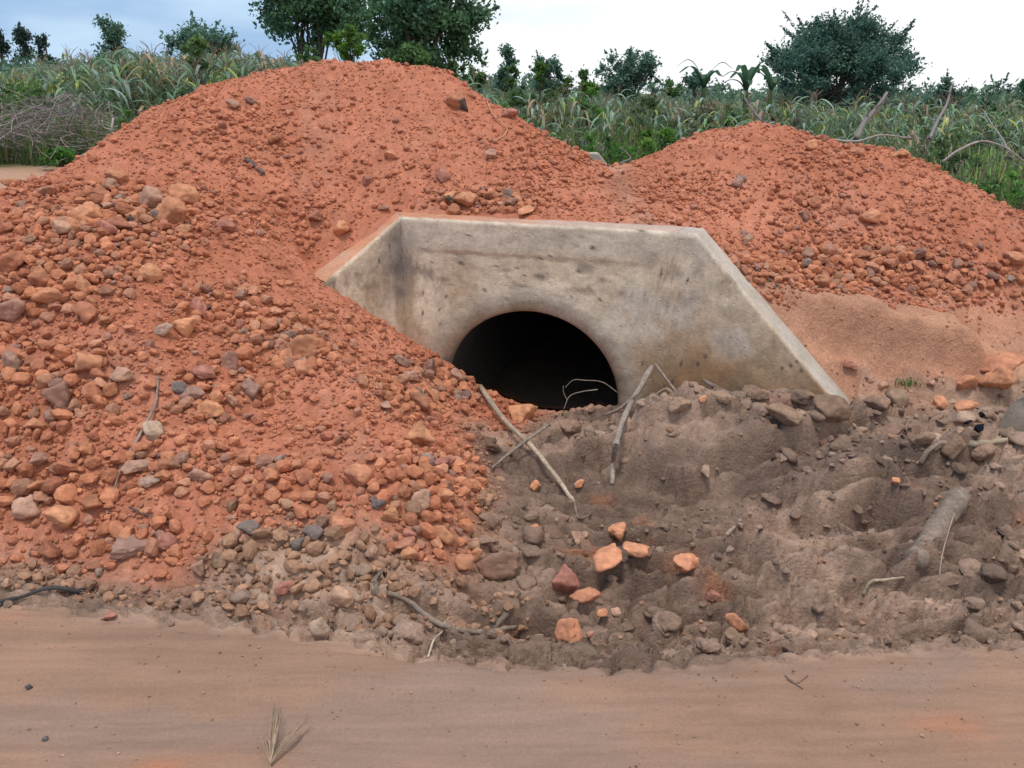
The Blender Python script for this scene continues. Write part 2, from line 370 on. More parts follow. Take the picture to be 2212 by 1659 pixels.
def poly_mask(poly, x, y):
    c = np.zeros(x.shape, bool); n = len(poly)
    for i in range(n):
        (x0, y0), (x1, y1) = poly[i], poly[(i + 1) % n]
        k = (y0 > y) != (y1 > y)
        c ^= k & (x < (x1 - x0) * (y - y0) / (y1 - y0 + 1e-12) + x0)
    return c
def blur(m, n):
    a = m.reshape(NY, NX).astype(float)
    for _ in range(2):
        for ax in (0, 1):
            p = np.concatenate([np.repeat(np.take(a, [0], ax), n, ax), a, np.repeat(np.take(a, [-1], ax), n, ax)], ax)
            c = np.cumsum(p, ax); k = 2 * n
            a = (np.take(c, np.arange(k, c.shape[ax]), ax) - np.concatenate([np.zeros_like(np.take(c, [0], ax)), np.take(c, np.arange(0, c.shape[ax] - k - 1), ax)], ax)) / (k + 1) if False else (np.take(c, np.arange(k, c.shape[ax]), ax) - np.take(c, np.arange(0, c.shape[ax] - k), ax)) / k
    return a.ravel()
def px_xy(lst, z=0.0): return [at_z(u, v, z)[:2] for u, v in lst]
toeA = px_xy([(-700, 1220), (0, 1245), (200, 1262), (400, 1285), (470, 1240), (560, 1215), (700, 1200), (800, 1215), (900, 1235), (1000, 1225), (1035, 1170), (1030, 1100), (1045, 1000)], -0.05) + px_xy([(1000, 940), (1060, 915), (1150, 918)], -0.1)
polyA = toeA + [(0.12, 4.6), (0.85, 4.6), (0.7, 5.9), (0.72, 7.4), (-1, 8.6), (-4.2, 7.6), (-4.9, 6.0), (-9, 4.9), (-9, 2.4)]
polyB = [(0.85, 4.6), (1.25, 4.62)] + [at_y(u, v, y)[:2] for u, v, y in ((1640, 625, 4.55), (1760, 650, 4.65), (1900, 672, 4.75), (2050, 668, 4.85), (2212, 690, 4.9), (2500, 700, 4.95))] + [(9, 5.2), (9, 6.2), (4.8, 7.0), (3, 8.2), (0.72, 7.4), (0.7, 5.9)]
wx, wy = xf + 0.10 * fbm(xf * 3, yf * 3, 31, 4), yf + 0.10 * fbm(xf * 3, yf * 3, 47, 4)
mA = poly_mask(polyA, wx, wy); mB = poly_mask(polyB, wx, wy)
mA_geo, mB_geo = poly_mask(polyA, xf, yf), poly_mask(polyB, xf, yf)
wO = np.maximum(blur(mA, 9), blur(mB, 9))
ex = road_edge(xf) + 0.025 * fbm(xf * 4, xf * 0 + 3, 77, 4)
de = yf - ex                                      # distance beyond the road's edge
wR = 1 - sm(-0.05, 0.06, de + 0.03 * fbm(xf * 14, yf * 14, 78, 3))
pile_d = np.maximum(blur(mA_geo, 26), blur(mB_geo, 26))
fieldw = sm(7.0, 8.0, yf) * (1 - wO)
bank = sm(-0.02, 0.10, Z + 0.07 * fbm(xf * 3, yf * 3, 87, 3) - 0.03) * (1 - wO) * (1 - wR) * sm(1.55, 1.75, xf) * (1 - fieldw) * sm(3.75, 3.95, yf)
bank = np.maximum(bank, sm(0.15, 0.3, Z) * (1 - wO) * (xf > 1.0) * (1 - wR) * (1 - fieldw))
mud = np.clip(1 - wO - wR - fieldw, 0, 1) * (1 - bank)

# relief
z = Z.copy()
z -= 0.04 * sm(0.0, 0.14, de) * (1 - pile_d) * (1 - sm(0.5, 1.0, de))             # drop off the road's edge
z += wO * (0.05 * fbm(xf * 1.7, yf * 1.7, 3, 3) + 0.034 * fbm(xf * 6, yf * 6, 13, 4) + 0.015 * fbm(xf * 22, yf * 22, 23, 4))
f1, f2, cid = worley(xf * 15, yf * 15, 4)
patch = sm(-0.15, 0.35, fbm(xf * 1.6, yf * 1.6, 8, 3))
z += wO * patch * 0.010 * (sm(0.55, 0.1, f1) * (0.3 + cid))
f1, f2, cid = worley(xf * 34, yf * 34, 14)
z += wO * 0.006 * sm(0.5, 0.1, f1) * cid
# mud: churned lumps, ruts along the road, cracked crust, hoof holes
rug = sm(-0.45, 0.35, fbm(xf * 0.9, yf * 1.6, 61, 3))
rid = 1 - np.abs(fbm(xf * 1.6 + 3, yf * 6.5, 62, 4)) * 2.0
z += mud * (0.030 * fbm(xf * 2.2, yf * 4.5, 63, 4) + (0.45 + 0.55 * rug) * (0.036 * (rid - 0.5) + 0.013 * fbm(xf * 7, yf * 12, 64, 4) + 0.006 * fbm(xf * 30, yf * 44, 67, 2)))
_t = fbm(xf * 1.2 + 2, yf * 4.6, 161, 3) * 4.2 + 0.16 * fbm(xf * 6, yf * 10, 162, 2); _q = np.floor(_t); _fr = _t - _q
z += mud * 0.055 * (_q + sm(0.78, 1.0, _fr) - _t * 0.75) * sm(-0.5, 0.1, fbm(xf * 0.8, yf * 1.1, 163, 2))
_t = fbm(xf * 3.2 + 2, yf * 10, 164, 3) * 3.4; _q = np.floor(_t); _fr = _t - _q
z += mud * 0.010 * (_q + sm(0.75, 1.0, _fr) - _t * 0.7) * rug
_g = np.abs(fbm(xf * 1.1 + 1, yf * 7.5 + 2, 171, 4)); z -= mud * 0.045 * sm(0.05, 0.0, _g) * sm(-0.2, 0.3, fbm(xf * 1.3, yf * 1.3, 172, 2) + 0.1)
w1, w2, wc = worley(xf * 7 + 0.4 * fbm(xf * 5, yf * 5, 5, 3), yf * 8 + 0.4 * fbm(xf * 5, yf * 5, 6, 3), 65)
crack = (1 - sm(0.0, 0.09, w2 - w1))
z += mud * (0.024 * (wc - 0.5) * rug - 0.045 * crack * sm(0.3, 0.7, rug + 0.2 * fbm(xf * 3, yf * 3, 69, 2)))
w1b, w2b, wcb = worley(xf * 19, yf * 21, 66)
clodm = sm(0.0, 0.5, fbm(xf * 1.4 + 9, yf * 2.2, 68, 3) + 0.5 * sm(0.25, 0.05, np.abs(de - 0.12)) + 0.25)
z += mud * clodm * (0.026 * np.sqrt(np.clip(1 - (w1b / 0.6) ** 2, 0, 1)) * wcb)
w1c, w2c, wcc = worley(xf * 10 + 0.5 * fbm(xf * 8, yf * 8, 15, 3), yf * 12 + 0.5 * fbm(xf * 8, yf * 8, 16, 3), 166)
z += mud * sm(0.1, 0.5, fbm(xf * 1.1 + 4, yf * 1.8, 167, 3) + 0.45 * np.exp(-((yf - 3.85) / 0.25) ** 2) * (xf > 0.3)) * 0.040 * np.sqrt(np.clip(1 - (w1c / 0.62) ** 2, 0, 1)) * wcc * sm(0.0, 0.10, w2c - w1c)
for u, v, r, d in [(1215, 1245, .045, .05), (1600, 1165, .05, .045), (1850, 1285, .07, .05), (1895, 1190, .08, .04), (1480, 1260, .05, .04), (1010, 1282, .06, .03), (1740, 1320, .05, .03), (1540, 1360, .05, .05), (1290, 1085, .05, .04),
                   (1800, 1235, .09, .03), (1640, 1220, .06, .03), (1900, 1110, .09, .05), (2090, 1120, .07, .03), (1500, 1110, .06, .03), (1250, 1220, .05, .03), (1130, 1330, .07, .025), (900, 1345, .06, .03), (1690, 1160, .05, .03),
                   (1920, 790, .06, .04), (2010, 795, .05, .03)]:
    p = at_z(u, v, -0.1) if v > 850 else at_y(u, v, 4.3)
    g = np.exp(-(((xf - p[0]) / (r * 1.5)) ** 2 + ((yf - p[1]) / r) ** 2) ** 1.5)
    rim = np.exp(-(((np.hypot((xf - p[0]) / 1.5, yf - p[1]) - r * 1.35) / (r * 0.5)) ** 2))
    z += (-1.7 * d * g + 0.5 * d * rim) * np.maximum(mud, bank)
def scarp(pts, h, w, L, zz=-0.1):
    """a broken step: the ground behind the line stands h higher and falls back over L"""
    global z
    p = np.array([at_z(u, v, zz)[:2] if not isinstance(zz, tuple) else at_y(u, v, y)[:2] for (u, v, *r) in pts for y in [zz[0] if isinstance(zz, tuple) else 0]])
    o = np.argsort(p[:, 0]); p = p[o]
    wob = 0.035 * fbm(xf * 2.6, xf * 0 + h * 50 + p[0, 1] * 9, 71, 2) + 0.010 * fbm(xf * 11, yf * 3 + h * 90, 72, 2)
    ly = np.interp(xf, p[:, 0], p[:, 1]) + wob
    inx = sm(p[0, 0] - 0.1, p[0, 0] + 0.1, xf) * (1 - sm(p[-1, 0] - 0.1, p[-1, 0] + 0.1, xf))
    d = yf - ly
    z = z + h * inx * (sm(-w, w, d) * np.exp(-np.clip(d, 0, None) / L) - 0.5 * np.exp(-((d + 2.2 * w) / (2.0 * w)) ** 2)) * np.maximum(mud, bank)
scarp([(1395, 1010), (1480, 1035), (1560, 1010), (1700, 1000), (1830, 985)], 0.13, 0.014, 0.30, -0.12)
scarp([(1720, 1115), (1790, 1130), (1880, 1115), (1990, 1140)], 0.15, 0.012, 0.22, -0.17)
scarp([(1500, 1230), (1650, 1205), (1800, 1225), (1960, 1215), (2212, 1200)], 0.06, 0.012, 0.14)
scarp([(1650, 1330), (1800, 1315), (1960, 1325), (2212, 1300)], 0.06, 0.012, 0.14)
scarp([(1380, 905), (1500, 925), (1650, 915), (1820, 950), (1950, 930)], 0.07, 0.015, 0.14)
scarp([(1600, 640), (1700, 690), (1800, 712), (1900, 738), (2000, 765), (2110, 800)], 0.17, 0.035, 0.6, (4.42,))
scarp([(1850, 800), (1950, 815), (2060, 845), (2212, 850)], 0.06, 0.03, 0.2, (4.2,))
scarp([(840, 1330), (950, 1310), (1060, 1330), (1160, 1300)], 0.05, 0.012, 0.12)
scarp([(1080, 1120), (1180, 1100), (1300, 1125), (1420, 1110)], 0.04, 0.012, 0.12)
scarp([(1900, 1010), (2000, 1030), (2120, 1015), (2230, 1030)], 0.05, 0.014, 0.15)
for _pts, _h, _w, _L in [(((1350, 985), (1500, 1000), (1660, 985), (1850, 975)), 0.09, 0.010, 0.16), (((1220, 1060), (1380, 1072), (1560, 1060), (1700, 1075)), 0.05, 0.009, 0.10), (((1680, 1092), (1800, 1108), (1900, 1098), (1985, 1125)), 0.11, 0.010, 0.13),
                         (((1380, 1150), (1520, 1165), (1660, 1150)), 0.06, 0.009, 0.10), (((1600, 1180), (1760, 1196), (1930, 1185), (2100, 1200)), 0.07, 0.009, 0.10), (((1480, 1228), (1660, 1240), (1850, 1228), (2212, 1240)), 0.07, 0.009, 0.10), (((1560, 1275), (1740, 1290), (1960, 1278), (2212, 1290)), 0.06, 0.009, 0.09),
                         (((1420, 1322), (1640, 1335), (1860, 1322), (2100, 1335)), 0.06, 0.009, 0.08), (((2000, 1050), (2120, 1062), (2260, 1050)), 0.06, 0.010, 0.12), (((1100, 1190), (1200, 1200), (1300, 1190)), 0.04, 0.008, 0.08), (((1080, 1345), (1220, 1355), (1360, 1345)), 0.05, 0.009, 0.08), (((2030, 1130), (2150, 1140), (2300, 1128)), 0.06, 0.01, 0.1)]:
    scarp(list(_pts), _h, _w, _L, -0.18)
_rs = random.Random(99)
for _k in range(34):
    _u, _v, _l = _rs.uniform(1120, 2300), _rs.uniform(950, 1360), _rs.uniform(50, 190)
    scarp([(_u - _l, _v + _rs.uniform(-14, 14)), (_u, _v + _rs.uniform(-10, 10)), (_u + _l, _v + _rs.uniform(-14, 14))], _rs.uniform(0.025, 0.065), _rs.uniform(0.008, 0.014), _rs.uniform(0.06, 0.16), -0.16)
z += bank * (0.05 * fbm(xf * 3.0, yf * 6, 81, 4) + 0.022 * fbm(xf * 10, yf * 14, 86, 3) + 0.006 * fbm(xf * 18, yf * 18, 82, 3))
z += wR * (0.006 * fbm(xf * 1.5, yf * 8, 83, 3) + 0.002 * fbm(xf * 20, yf * 20, 84, 3) + 0.012 * np.exp(-((yf - 1.9 + 0.04 * xf) / 0.12) ** 2) - 0.022 * np.exp(-((yf - 1.72 - 0.03 * xf * xf) / 0.13) ** 2) - 0.018 * np.exp(-((yf - 1.42 - 0.025 * xf * xf) / 0.07) ** 2) + 0.003 * vn(xf * 14, yf * 50, 114) * np.exp(-((yf - 1.72 - 0.03 * xf * xf) / 0.12) ** 2))
z += fieldw * 0.02 * fbm(xf * 3, yf * 3, 85, 4)
lr = float(np.linalg.norm(TIPR[:2] - WR[:2])); flat = 0.10
def wall_s(x, y, i):
    a, b = FRONT[i], FRONT[i + 1]; L = np.linalg.norm(b - a); d = (b - a) / L
    return ((x - a[0]) * d[0] + (y - a[1]) * d[1]), L
_best = np.full(xf.shape, 1e9); CT = np.zeros(xf.shape); SEG = np.zeros(xf.shape, int); SMAIN = wall_s(xf, yf, 1)[0]
for _i in range(3):
    _s, _L = wall_s(xf, yf, _i); _a, _b = FRONT[_i], FRONT[_i + 1]; _d = (_b - _a) / _L; _sc = np.clip(_s, 0, _L)
    _dist = np.hypot(xf - _a[0] - _d[0] * _sc, yf - _a[1] - _d[1] * _sc); _n = _dist < _best
    _h = (TIPL[2] + (WL[2] - TIPL[2]) * _sc / _L, WL[2] + (WR[2] - WL[2]) * _sc / _L, np.where(_sc < flat, WR[2], WR[2] + (TIPR[2] - WR[2]) * np.clip((_sc - flat) / (lr - flat), 0, 1)))[_i]
    CT = np.where(_n, _h, CT); SEG = np.where(_n, _i, SEG); _best = np.minimum(_best, _dist)
_lat = np.maximum(np.maximum(-wall_s(xf, yf, 0)[0], 0), np.maximum(wall_s(xf, yf, 2)[0] - lr, 0))
_spill = np.where(SEG == 1, 0.05 * sm(0.02, 0.17, WDI) * sm(1.25, 0.75, SMAIN + 0.25 * fbm(xf * 5, yf * 5, 88, 3)), 0.0)
_D = np.maximum(_best - TH, 0)
_hi = CT - 0.02 + 0.75 * _D + 2.5 * np.maximum(_D - 0.10, 0) + _spill + 3.0 * _lat
_lo = CT - 0.045 - 0.55 * _D - 1.2 * np.maximum(_D - 0.15, 0) - 3.0 * _lat
_on = WDI > 0.045
z = np.where(_on, np.minimum(z, _hi), z)
z = np.where(_on & (WDI > 0.08), np.maximum(z, _lo), z)
zclear = WIN & (WDI > -0.03) & (WDI < 0.03)
HZ = z.reshape(NY, NX)
def ground(x, y):
    x = np.asarray(x, float); y = np.asarray(y, float)
    j = np.clip((x / (HA + HB * y) + 1) / 2 * (NX - 1), 0, NX - 1.001); i = np.clip(np.log(np.maximum(y, Y0) / Y0) / math.log(Y1 / Y0) * (NY - 1), 0, NY - 1.001)
    i0, j0 = i.astype(int), j.astype(int); fi, fj = i - i0, j - j0
    g = (HZ[i0, j0] * (1 - fj) + HZ[i0, j0 + 1] * fj) * (1 - fi) + (HZ[i0 + 1, j0] * (1 - fj) + HZ[i0 + 1, j0 + 1] * fj) * fi
    return np.where((y > Y1) | (np.abs(x) > HA + HB * y), field(x, y), g)
_ts = np.linspace(1.2, 13, 2600)
def hit(u, v):
    d = ray(u, v); p = d[None] * _ts[:, None]; p[:, 2] += CAM_H
    k = np.argmax(p[:, 2] < ground(p[:, 0], p[:, 1]))
    return p[k], _ts[k]

# colours (albedo), by what the ground is made of
nA, nB, nC = fbm(xf * 1.3, yf * 1.3, 101, 4), fbm(xf * 9, yf * 9, 102, 4), fbm(xf * 40, yf * 40, 103, 3)
c_or = lerp3((0.40, 0.143, 0.080), (0.54, 0.218, 0.134), np.clip(0.5 + 0.7 * nA + 0.4 * nB, 0, 1))
c_or = lerp3(c_or, (0.42, 0.205, 0.14), 0.5 * sm(0.25, 0.6, fbm(xf * 3, yf * 3, 104, 4)))
c_or = c_or * (1 + 0.22 * nC)[:, None]
c_mud = lerp3((0.215, 0.140, 0.102), (0.50, 0.333, 0.243), np.clip(0.45 + 1.15 * fbm(xf * 1.6, yf * 3.0, 105, 4) + 0.5 * nB, 0, 1)) * (1 + 0.15 * nC)[:, None]
c_mud = lerp3(c_mud, (0.16, 0.11, 0.085), 0.35 * sm(0.18, 0.02, np.abs(de - 0.14)) * sm(-0.3, 0.3, nB + 0.2))
c_mud = lerp3(c_mud, (0.42, 0.19, 0.115), 0.4 * sm(0.5, 0.7, fbm(xf * 5, yf * 5, 106, 3)))
c_bank = lerp3((0.40, 0.205, 0.13), (0.52, 0.265, 0.165), np.clip(0.5 + nA + 0.4 * nB, 0, 1))
str1, str2 = fbm(xf * 0.7, yf * 9, 107, 4), fbm(xf * 0.5 + 4, yf * 22, 108, 4)
c_rd = lerp3((0.235, 0.142, 0.098), (0.315, 0.187, 0.127), np.clip(0.5 + 0.5 * str1 + 0.25 * str2 + 0.5 * nA + 0.25 * nB, 0, 1))
c_rd = lerp3(c_rd, (0.235, 0.165, 0.132), 0.6 * sm(0.05, 0.45, fbm(xf * 1.6 + 7, yf * 3.5, 111, 4)))
c_rd = lerp3(c_rd, (0.36, 0.165, 0.09), 0.3 * sm(0.3, 0.65, fbm(xf * 1.1 + 2, yf * 5 + 1, 109, 3)))
for u, v, rx, ry in ((2080, 1575, .07, .06), (2030, 1560, .10, .03), (430, 1655, .13, .03), (330, 1650, .06, .02)):
    p = at_z(u, v, 0); c_rd = lerp3(c_rd, (0.40, 0.165, 0.09), 0.55 * sm(-0.35, 0.45, fbm(xf * 9, yf * 22, 112, 4) + 0.1) * np.exp(-((xf - p[0]) / rx) ** 2 - ((yf - p[1]) / ry) ** 2))
c_fld = lerp3((0.38, 0.22, 0.145), (0.45, 0.26, 0.17), np.clip(0.5 + nA, 0, 1))
tint = c_or * wO[:, None] + c_mud * mud[:, None] + c_bank * bank[:, None] + c_rd * wR[:, None] + c_fld * fieldw[:, None]
tint /= np.maximum(wO + mud + bank + wR + fieldw, 1e-3)[:, None]
for _u, _v, _rx, _ry in ((1320, 1215, .17, .10), (1240, 1195, .10, .06), (1545, 1300, .06, .05), (1300, 1075, .06, .05), (1480, 1255, .08, .05)):
    _p = at_z(_u, _v, -0.2); tint = lerp3(tint, (0.40, 0.165, 0.085), 0.75 * mud * sm(-0.1, 0.25, fbm(xf * 9, yf * 12, 113, 4) + 0.1) * np.exp(-((xf - _p[0]) / _rx) ** 2 - ((yf - _p[1]) / _ry) ** 2))
wet = mud * sm(0.1, 0.5, fbm(xf * 1.2 + 1, yf * 2, 110, 3) + 0.5 * np.exp(-(((xf - 0.45) / 0.6) ** 2 + ((yf - 2.9) / 0.5) ** 2)))
tint *= (1 - 0.3 * wet)[:, None]
tint = np.clip(tint, 0.02, 0.8)

ii, jj = np.meshgrid(np.arange(NY - 1), np.arange(NX - 1), indexing='ij')
Q = np.stack([ii * NX + jj, ii * NX + jj + 1, (ii + 1) * NX + jj + 1, (ii + 1) * NX + jj], -1).reshape(-1, 4)
_ms = (np.array(at_y(1139, 800, 4.7)[:2]) - WL[:2]) @ WD
in_wall = WIN & (SEG == 1) & (np.abs(SMAIN - _ms) < 0.60) & (WDI > -0.002) & (WDI < TH * 0.96)
cut = in_wall[Q].any(1) & (z[Q].mean(1) < WL[2] - 0.12)
kind = np.full(len(Q), 1)                                             # 0 road, 1 mud, 2 left heap, 3 right heap
kind[(wR[Q].mean(1) > 0.5)] = 0
kind[mB[Q].sum(1) > 2] = 3
kind[mA[Q].sum(1) > 2] = 2
P3 = np.stack([xf, yf, z], -1)
def piece(name, k, mat, more=None):
    q = Q[(kind == k) & ~cut]; used, inv = np.unique(q, return_inverse=True); inv = inv.reshape(q.shape)
    v, t, w = P3[used], tint[used], wet[used]
    if more is not None:
        mv, mq, mt = more; inv = np.vstack([inv, mq + len(v)]); v = np.vstack([v, mv]); t = np.vstack([t, mt]); w = np.concatenate([w, np.zeros(len(mv))])
    return link(name, mesh_np(name, v, inv, t, extra={'wet': w}), mat)
# the road goes on behind the camera and to both sides as a coarser sheet
rx = np.linspace(-9, 9, 91); ry = np.linspace(-7, Y0 + 0.02, 60)
RX, RY = np.meshgrid(rx, ry); rv = np.stack([RX.ravel(), RY.ravel(), np.where(RY.ravel() > Y0 - 0.1, -0.004, 0.0) + 0.006 * fbm(RX.ravel(), RY.ravel() * 5, 83, 3)], -1)
i, j = np.meshgrid(np.arange(59), np.arange(90), indexing='ij'); rq = np.stack([i * 91 + j, i * 91 + j + 1, (i + 1) * 91 + j + 1, (i + 1) * 91 + j], -1).reshape(-1, 4)
road = tag(piece('road', 0, M_ROAD, (rv, rq, lerp3((0.235, 0.137, 0.100), (0.32, 0.182, 0.130), np.clip(0.5 + 0.5 * fbm(rv[:, 0] * 0.7, rv[:, 1] * 9, 107, 4), 0, 1)))), 'smooth packed brown dirt road along the bottom', 'road', kind='structure')
mudo = tag(piece('mud', 1, M_MUD), 'churned grey-brown drying mud between road and culvert', 'mud', kind='structure')
heapA = tag(piece('dirt_pile', 2, M_SOIL), 'tall broad pile of orange laterite soil spilling down left of the culvert', 'dirt pile', 'piles of laterite soil dumped by the culvert')
heapB = tag(piece('dirt_pile', 3, M_SOIL), 'lower pile of orange laterite soil behind the right end of the concrete wall', 'dirt pile', 'piles of laterite soil dumped by the culvert')

# the wide ground
gx = np.concatenate([-np.geomspace(600, 12, 26), np.linspace(-11, 11, 45), np.geomspace(12, 600, 26)])
gy = np.concatenate([-np.geomspace(400, 8, 16), np.linspace(-7, 44, 103), np.geomspace(46, 1500, 40)])
X2, Y2 = np.meshgrid(gx, gy); X2, Y2 = X2.ravel(), Y2.ravel()
near = (np.abs(X2) < HA + HB * np.clip(Y2, 0, 99) - 0.3) & (Y2 < Y1 - 0.25) & (Y2 > -7.5) | ((np.abs(X2) < 8.7) & (Y2 > -6.8) & (Y2 < 1.2))
zz = field(X2, Y2) * sm(3.0, 8.0, Y2 + 0.0 * X2) - 0.012
zz = np.where(near, -0.9, zz)
gt = lerp3((0.12, 0.13, 0.06), (0.43, 0.25, 0.165), np.clip(sm(14.5, 12.5, Y2 + 1.2 * fbm(X2 * .5, Y2 * .5, 5, 3)), 0, 1))
i, j = np.meshgrid(np.arange(len(gy) - 1), np.arange(len(gx) - 1), indexing='ij'); n = len(gx)
gq = np.stack([i * n + j, i * n + j + 1, (i + 1) * n + j + 1, (i + 1) * n + j], -1).reshape(-1, 4)
tag(link('ground', mesh_np('ground', np.stack([X2, Y2, zz], -1), gq, gt), M_SOIL), 'sandy farmland ground behind the piles', 'ground', kind='structure')

# ------------------------------------------------------------------ concrete headwall
def conc_tint(s, zz, panel):
    """stains in wall coordinates: s along the wall (0 at the left hinge), zz height"""
    base = lerp3((0.58, 0.455, 0.33), (0.70, 0.57, 0.435), np.clip(0.5 + 0.8 * fbm(s * 2.3, zz * 2.8, 201, 4), 0, 1))
    brown = sm(0.55, -0.02, zz + 0.16 * fbm(s * 3, zz * 2, 202, 3)) * sm(0.5, 1.7, s)
    base = lerp3(base, (0.35, 0.195, 0.095), 0.95 * brown)
    base = lerp3(base, (0.40, 0.285, 0.18), 0.7 * sm(0.0, 0.4, fbm(s * 5, zz * 1.6, 203, 4)) * sm(0.75, 0.5, zz))
    base = lerp3(base, (0.17, 0.115, 0.08), 0.75 * sm(0.12, -0.10, zz + 0.08 * fbm(s * 3, zz * 3, 218, 3)) * sm(0.9, 1.5, s))
    grey = sm(0.16, 0.24, fbm(s * 4.5, zz * 4.5, 204, 5)) * sm(0.12, 0.3, zz) * sm(0.72, 0.55, zz)
    base = lerp3(base, (0.62, 0.545, 0.465), 0.5 * grey * sm(0.7, 1.3, s))
    scab = sm(0.12, 0.3, fbm(s * 8, zz * 14, 205, 4)) * np.exp(-((zz - 0.58) / 0.12) ** 2)
    base = lerp3(base, (0.31, 0.24, 0.185), 0.85 * scab)
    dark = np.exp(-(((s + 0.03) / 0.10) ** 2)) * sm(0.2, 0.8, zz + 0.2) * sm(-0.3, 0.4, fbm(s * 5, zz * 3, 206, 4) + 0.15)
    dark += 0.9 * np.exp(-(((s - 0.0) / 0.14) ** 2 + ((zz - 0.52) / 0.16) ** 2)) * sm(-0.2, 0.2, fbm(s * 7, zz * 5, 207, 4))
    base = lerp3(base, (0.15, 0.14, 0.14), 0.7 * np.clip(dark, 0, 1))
    top = sm(0.70, 0.74, zz) * (panel != 'l')
    base = lerp3(base, (0.53, 0.46, 0.385), 0.5 * top)
    base = lerp3(base, (0.50, 0.24, 0.14), 0.5 * np.exp(-((zz - 0.715 + 0.04 * s) / 0.006) ** 2) * (s > 0.05) * (s < 0.55) * sm(-0.3, 0.2, fbm(s * 6, zz, 208, 2)))
    base = lerp3(base, (0.30, 0.16, 0.10), 0.8 * sm(0.12, -0.02, zz - 0.02 - sm(0.9, 0, s) * 0.06) * sm(0.45, 0.2, s) * 0.6)
    base = lerp3(base, (0.25, 0.205, 0.17), 0.4 * sm(0.40, 0.6, fbm(s * 16, zz * 26, 210, 4)))
    base = lerp3(base, (0.06, 0.05, 0.045), 0.85 * (h2(np.floor(s * 70).astype(int), np.floor(zz * 70).astype(int), 77) > 0.992))
    base = base * (1 + 0.16 * fbm(s * 30, zz * 30, 209, 3))[:, None]
    return base
ZC, RC = -0.212, 0.562
hx, hy = at_y(1139, 800, 4.7)[:2]
SC = float((np.array((hx, hy)) - WL[:2]) @ WD)
head = empty('culvert_headwall', (float(WL[0] + WD[0] * SC), float(WL[1] + WD[1] * SC), -0.2), 'weathered grey concrete culvert headwall with sloping wings round the dark pipe mouth', 'headwall', 'concrete culvert headwalls')
HO = np.array(head.location)
def to3(s, zq, back): 
    return np.stack([WL[0] + WD[0] * s + WNRM[0] * back, WL[1] + WD[1] * s + WNRM[1] * back, zq], -1)
ZB = -0.85
def ztop(s): return WL[2] + (WR[2] - WL[2]) * s / PL
def miter(i):                                     # back corner of the wall polyline at vertex i
    if i in (0, 3):
        a, b = (FRONT[0], FRONT[1]) if i == 0 else (FRONT[2], FRONT[3]); d = (b - a) / np.linalg.norm(b - a); return FRONT[i] + TH * np.array((-d[1], d[0]))
    d0 = FRONT[i] - FRONT[i - 1]; d1 = FRONT[i + 1] - FRONT[i]; d0 /= np.linalg.norm(d0); d1 /= np.linalg.norm(d1)
    n0, n1 = np.array((-d0[1], d0[0])), np.array((-d1[1], d1[0])); b = n0 + n1; b /= np.linalg.norm(b); return FRONT[i] + b * TH / (b @ n0)
BKP = [miter(i) for i in range(4)]
# main panel: rings from the pipe's lip out to the rectangle
angs = np.sort(np.concatenate([np.linspace(0, 2 * np.pi, 220, endpoint=False), [math.atan2(c[1] - ZC, c[0] - SC) % (2 * np.pi) for c in ((0, WL[2]), (PL, WR[2]), (0, ZB), (PL, ZB))]]))
NA = len(angs); ca, sa = np.cos(angs), np.sin(angs)
def outer(c, s_):
    ts = []
    if c > 1e-9: ts.append((PL - SC) / c)
    if c < -1e-9: ts.append(-SC / c)
    if s_ < -1e-9: ts.append((ZB - ZC) / s_)
    den = s_ - (WR[2] - WL[2]) / PL * c
    if den > 1e-9: ts.append((ztop(SC) - ZC) / den)
    return min(t for t in ts if t > 0)
ro = np.array([outer(c, s_) for c, s_ in zip(ca, sa)])
vs, tn = [], []
for k, bk in ((0, 0.16), (1, 0.05), (2, 0.022), (3, 0.008)):
    r = RC + (0.0, 0.0, 0.012, 0.035)[k]; vs.append((np.full(NA, r), np.full(NA, bk)))
for t in np.linspace(0, 1, 44)[0:]:
    r = (RC + 0.07) * (1 - t) + ro * t; vs.append((r, np.full(NA, 0.0)))
VR, VB = np.array([a for a, b in vs]), np.array([b for a, b in vs])
Sx, Zx = SC + VR * ca, ZC + VR * sa
rel = np.zeros_like(Sx); edge_in = np.ones_like(Sx); edge_in[-1] = 0; edge_in[:2] = 0
rel += 0.006 * fbm(Sx * 9, Zx * 9, 211, 4) + 0.003 * fbm(Sx * 30, Zx * 30, 212, 3)
rel += 0.012 * np.exp(-((VR - RC - 0.12) / 0.07) ** 2)                                 # hand-trowelled collar
rel += 0.006 * sm(0.70, 0.72, Zx + 0.02 * Sx) + 0.006 * sm(0.2, 0.4, fbm(Sx * 8, Zx * 14, 205, 4)) * np.exp(-((Zx - 0.58) / 0.12) ** 2) * -1
VB2 = VB - rel * edge_in
nr = len(vs)
F3 = to3(Sx.ravel(), Zx.ravel(), VB2.ravel()); ft = conc_tint(Sx.ravel(), Zx.ravel(), 'm')
lip = np.clip(1 - np.abs(VR.ravel() - RC - 0.1) / 0.12, 0, 1); ft = lerp3(ft, (0.45, 0.39, 0.315), 0.75 * lip)
i, j = np.meshgrid(np.arange(nr - 1), np.arange(NA), indexing='ij'); j2 = (j + 1) % NA
fq = np.stack([i * NA + j, (i + 1) * NA + j, (i + 1) * NA + j2, i * NA + j2], -1).reshape(-1, 4)
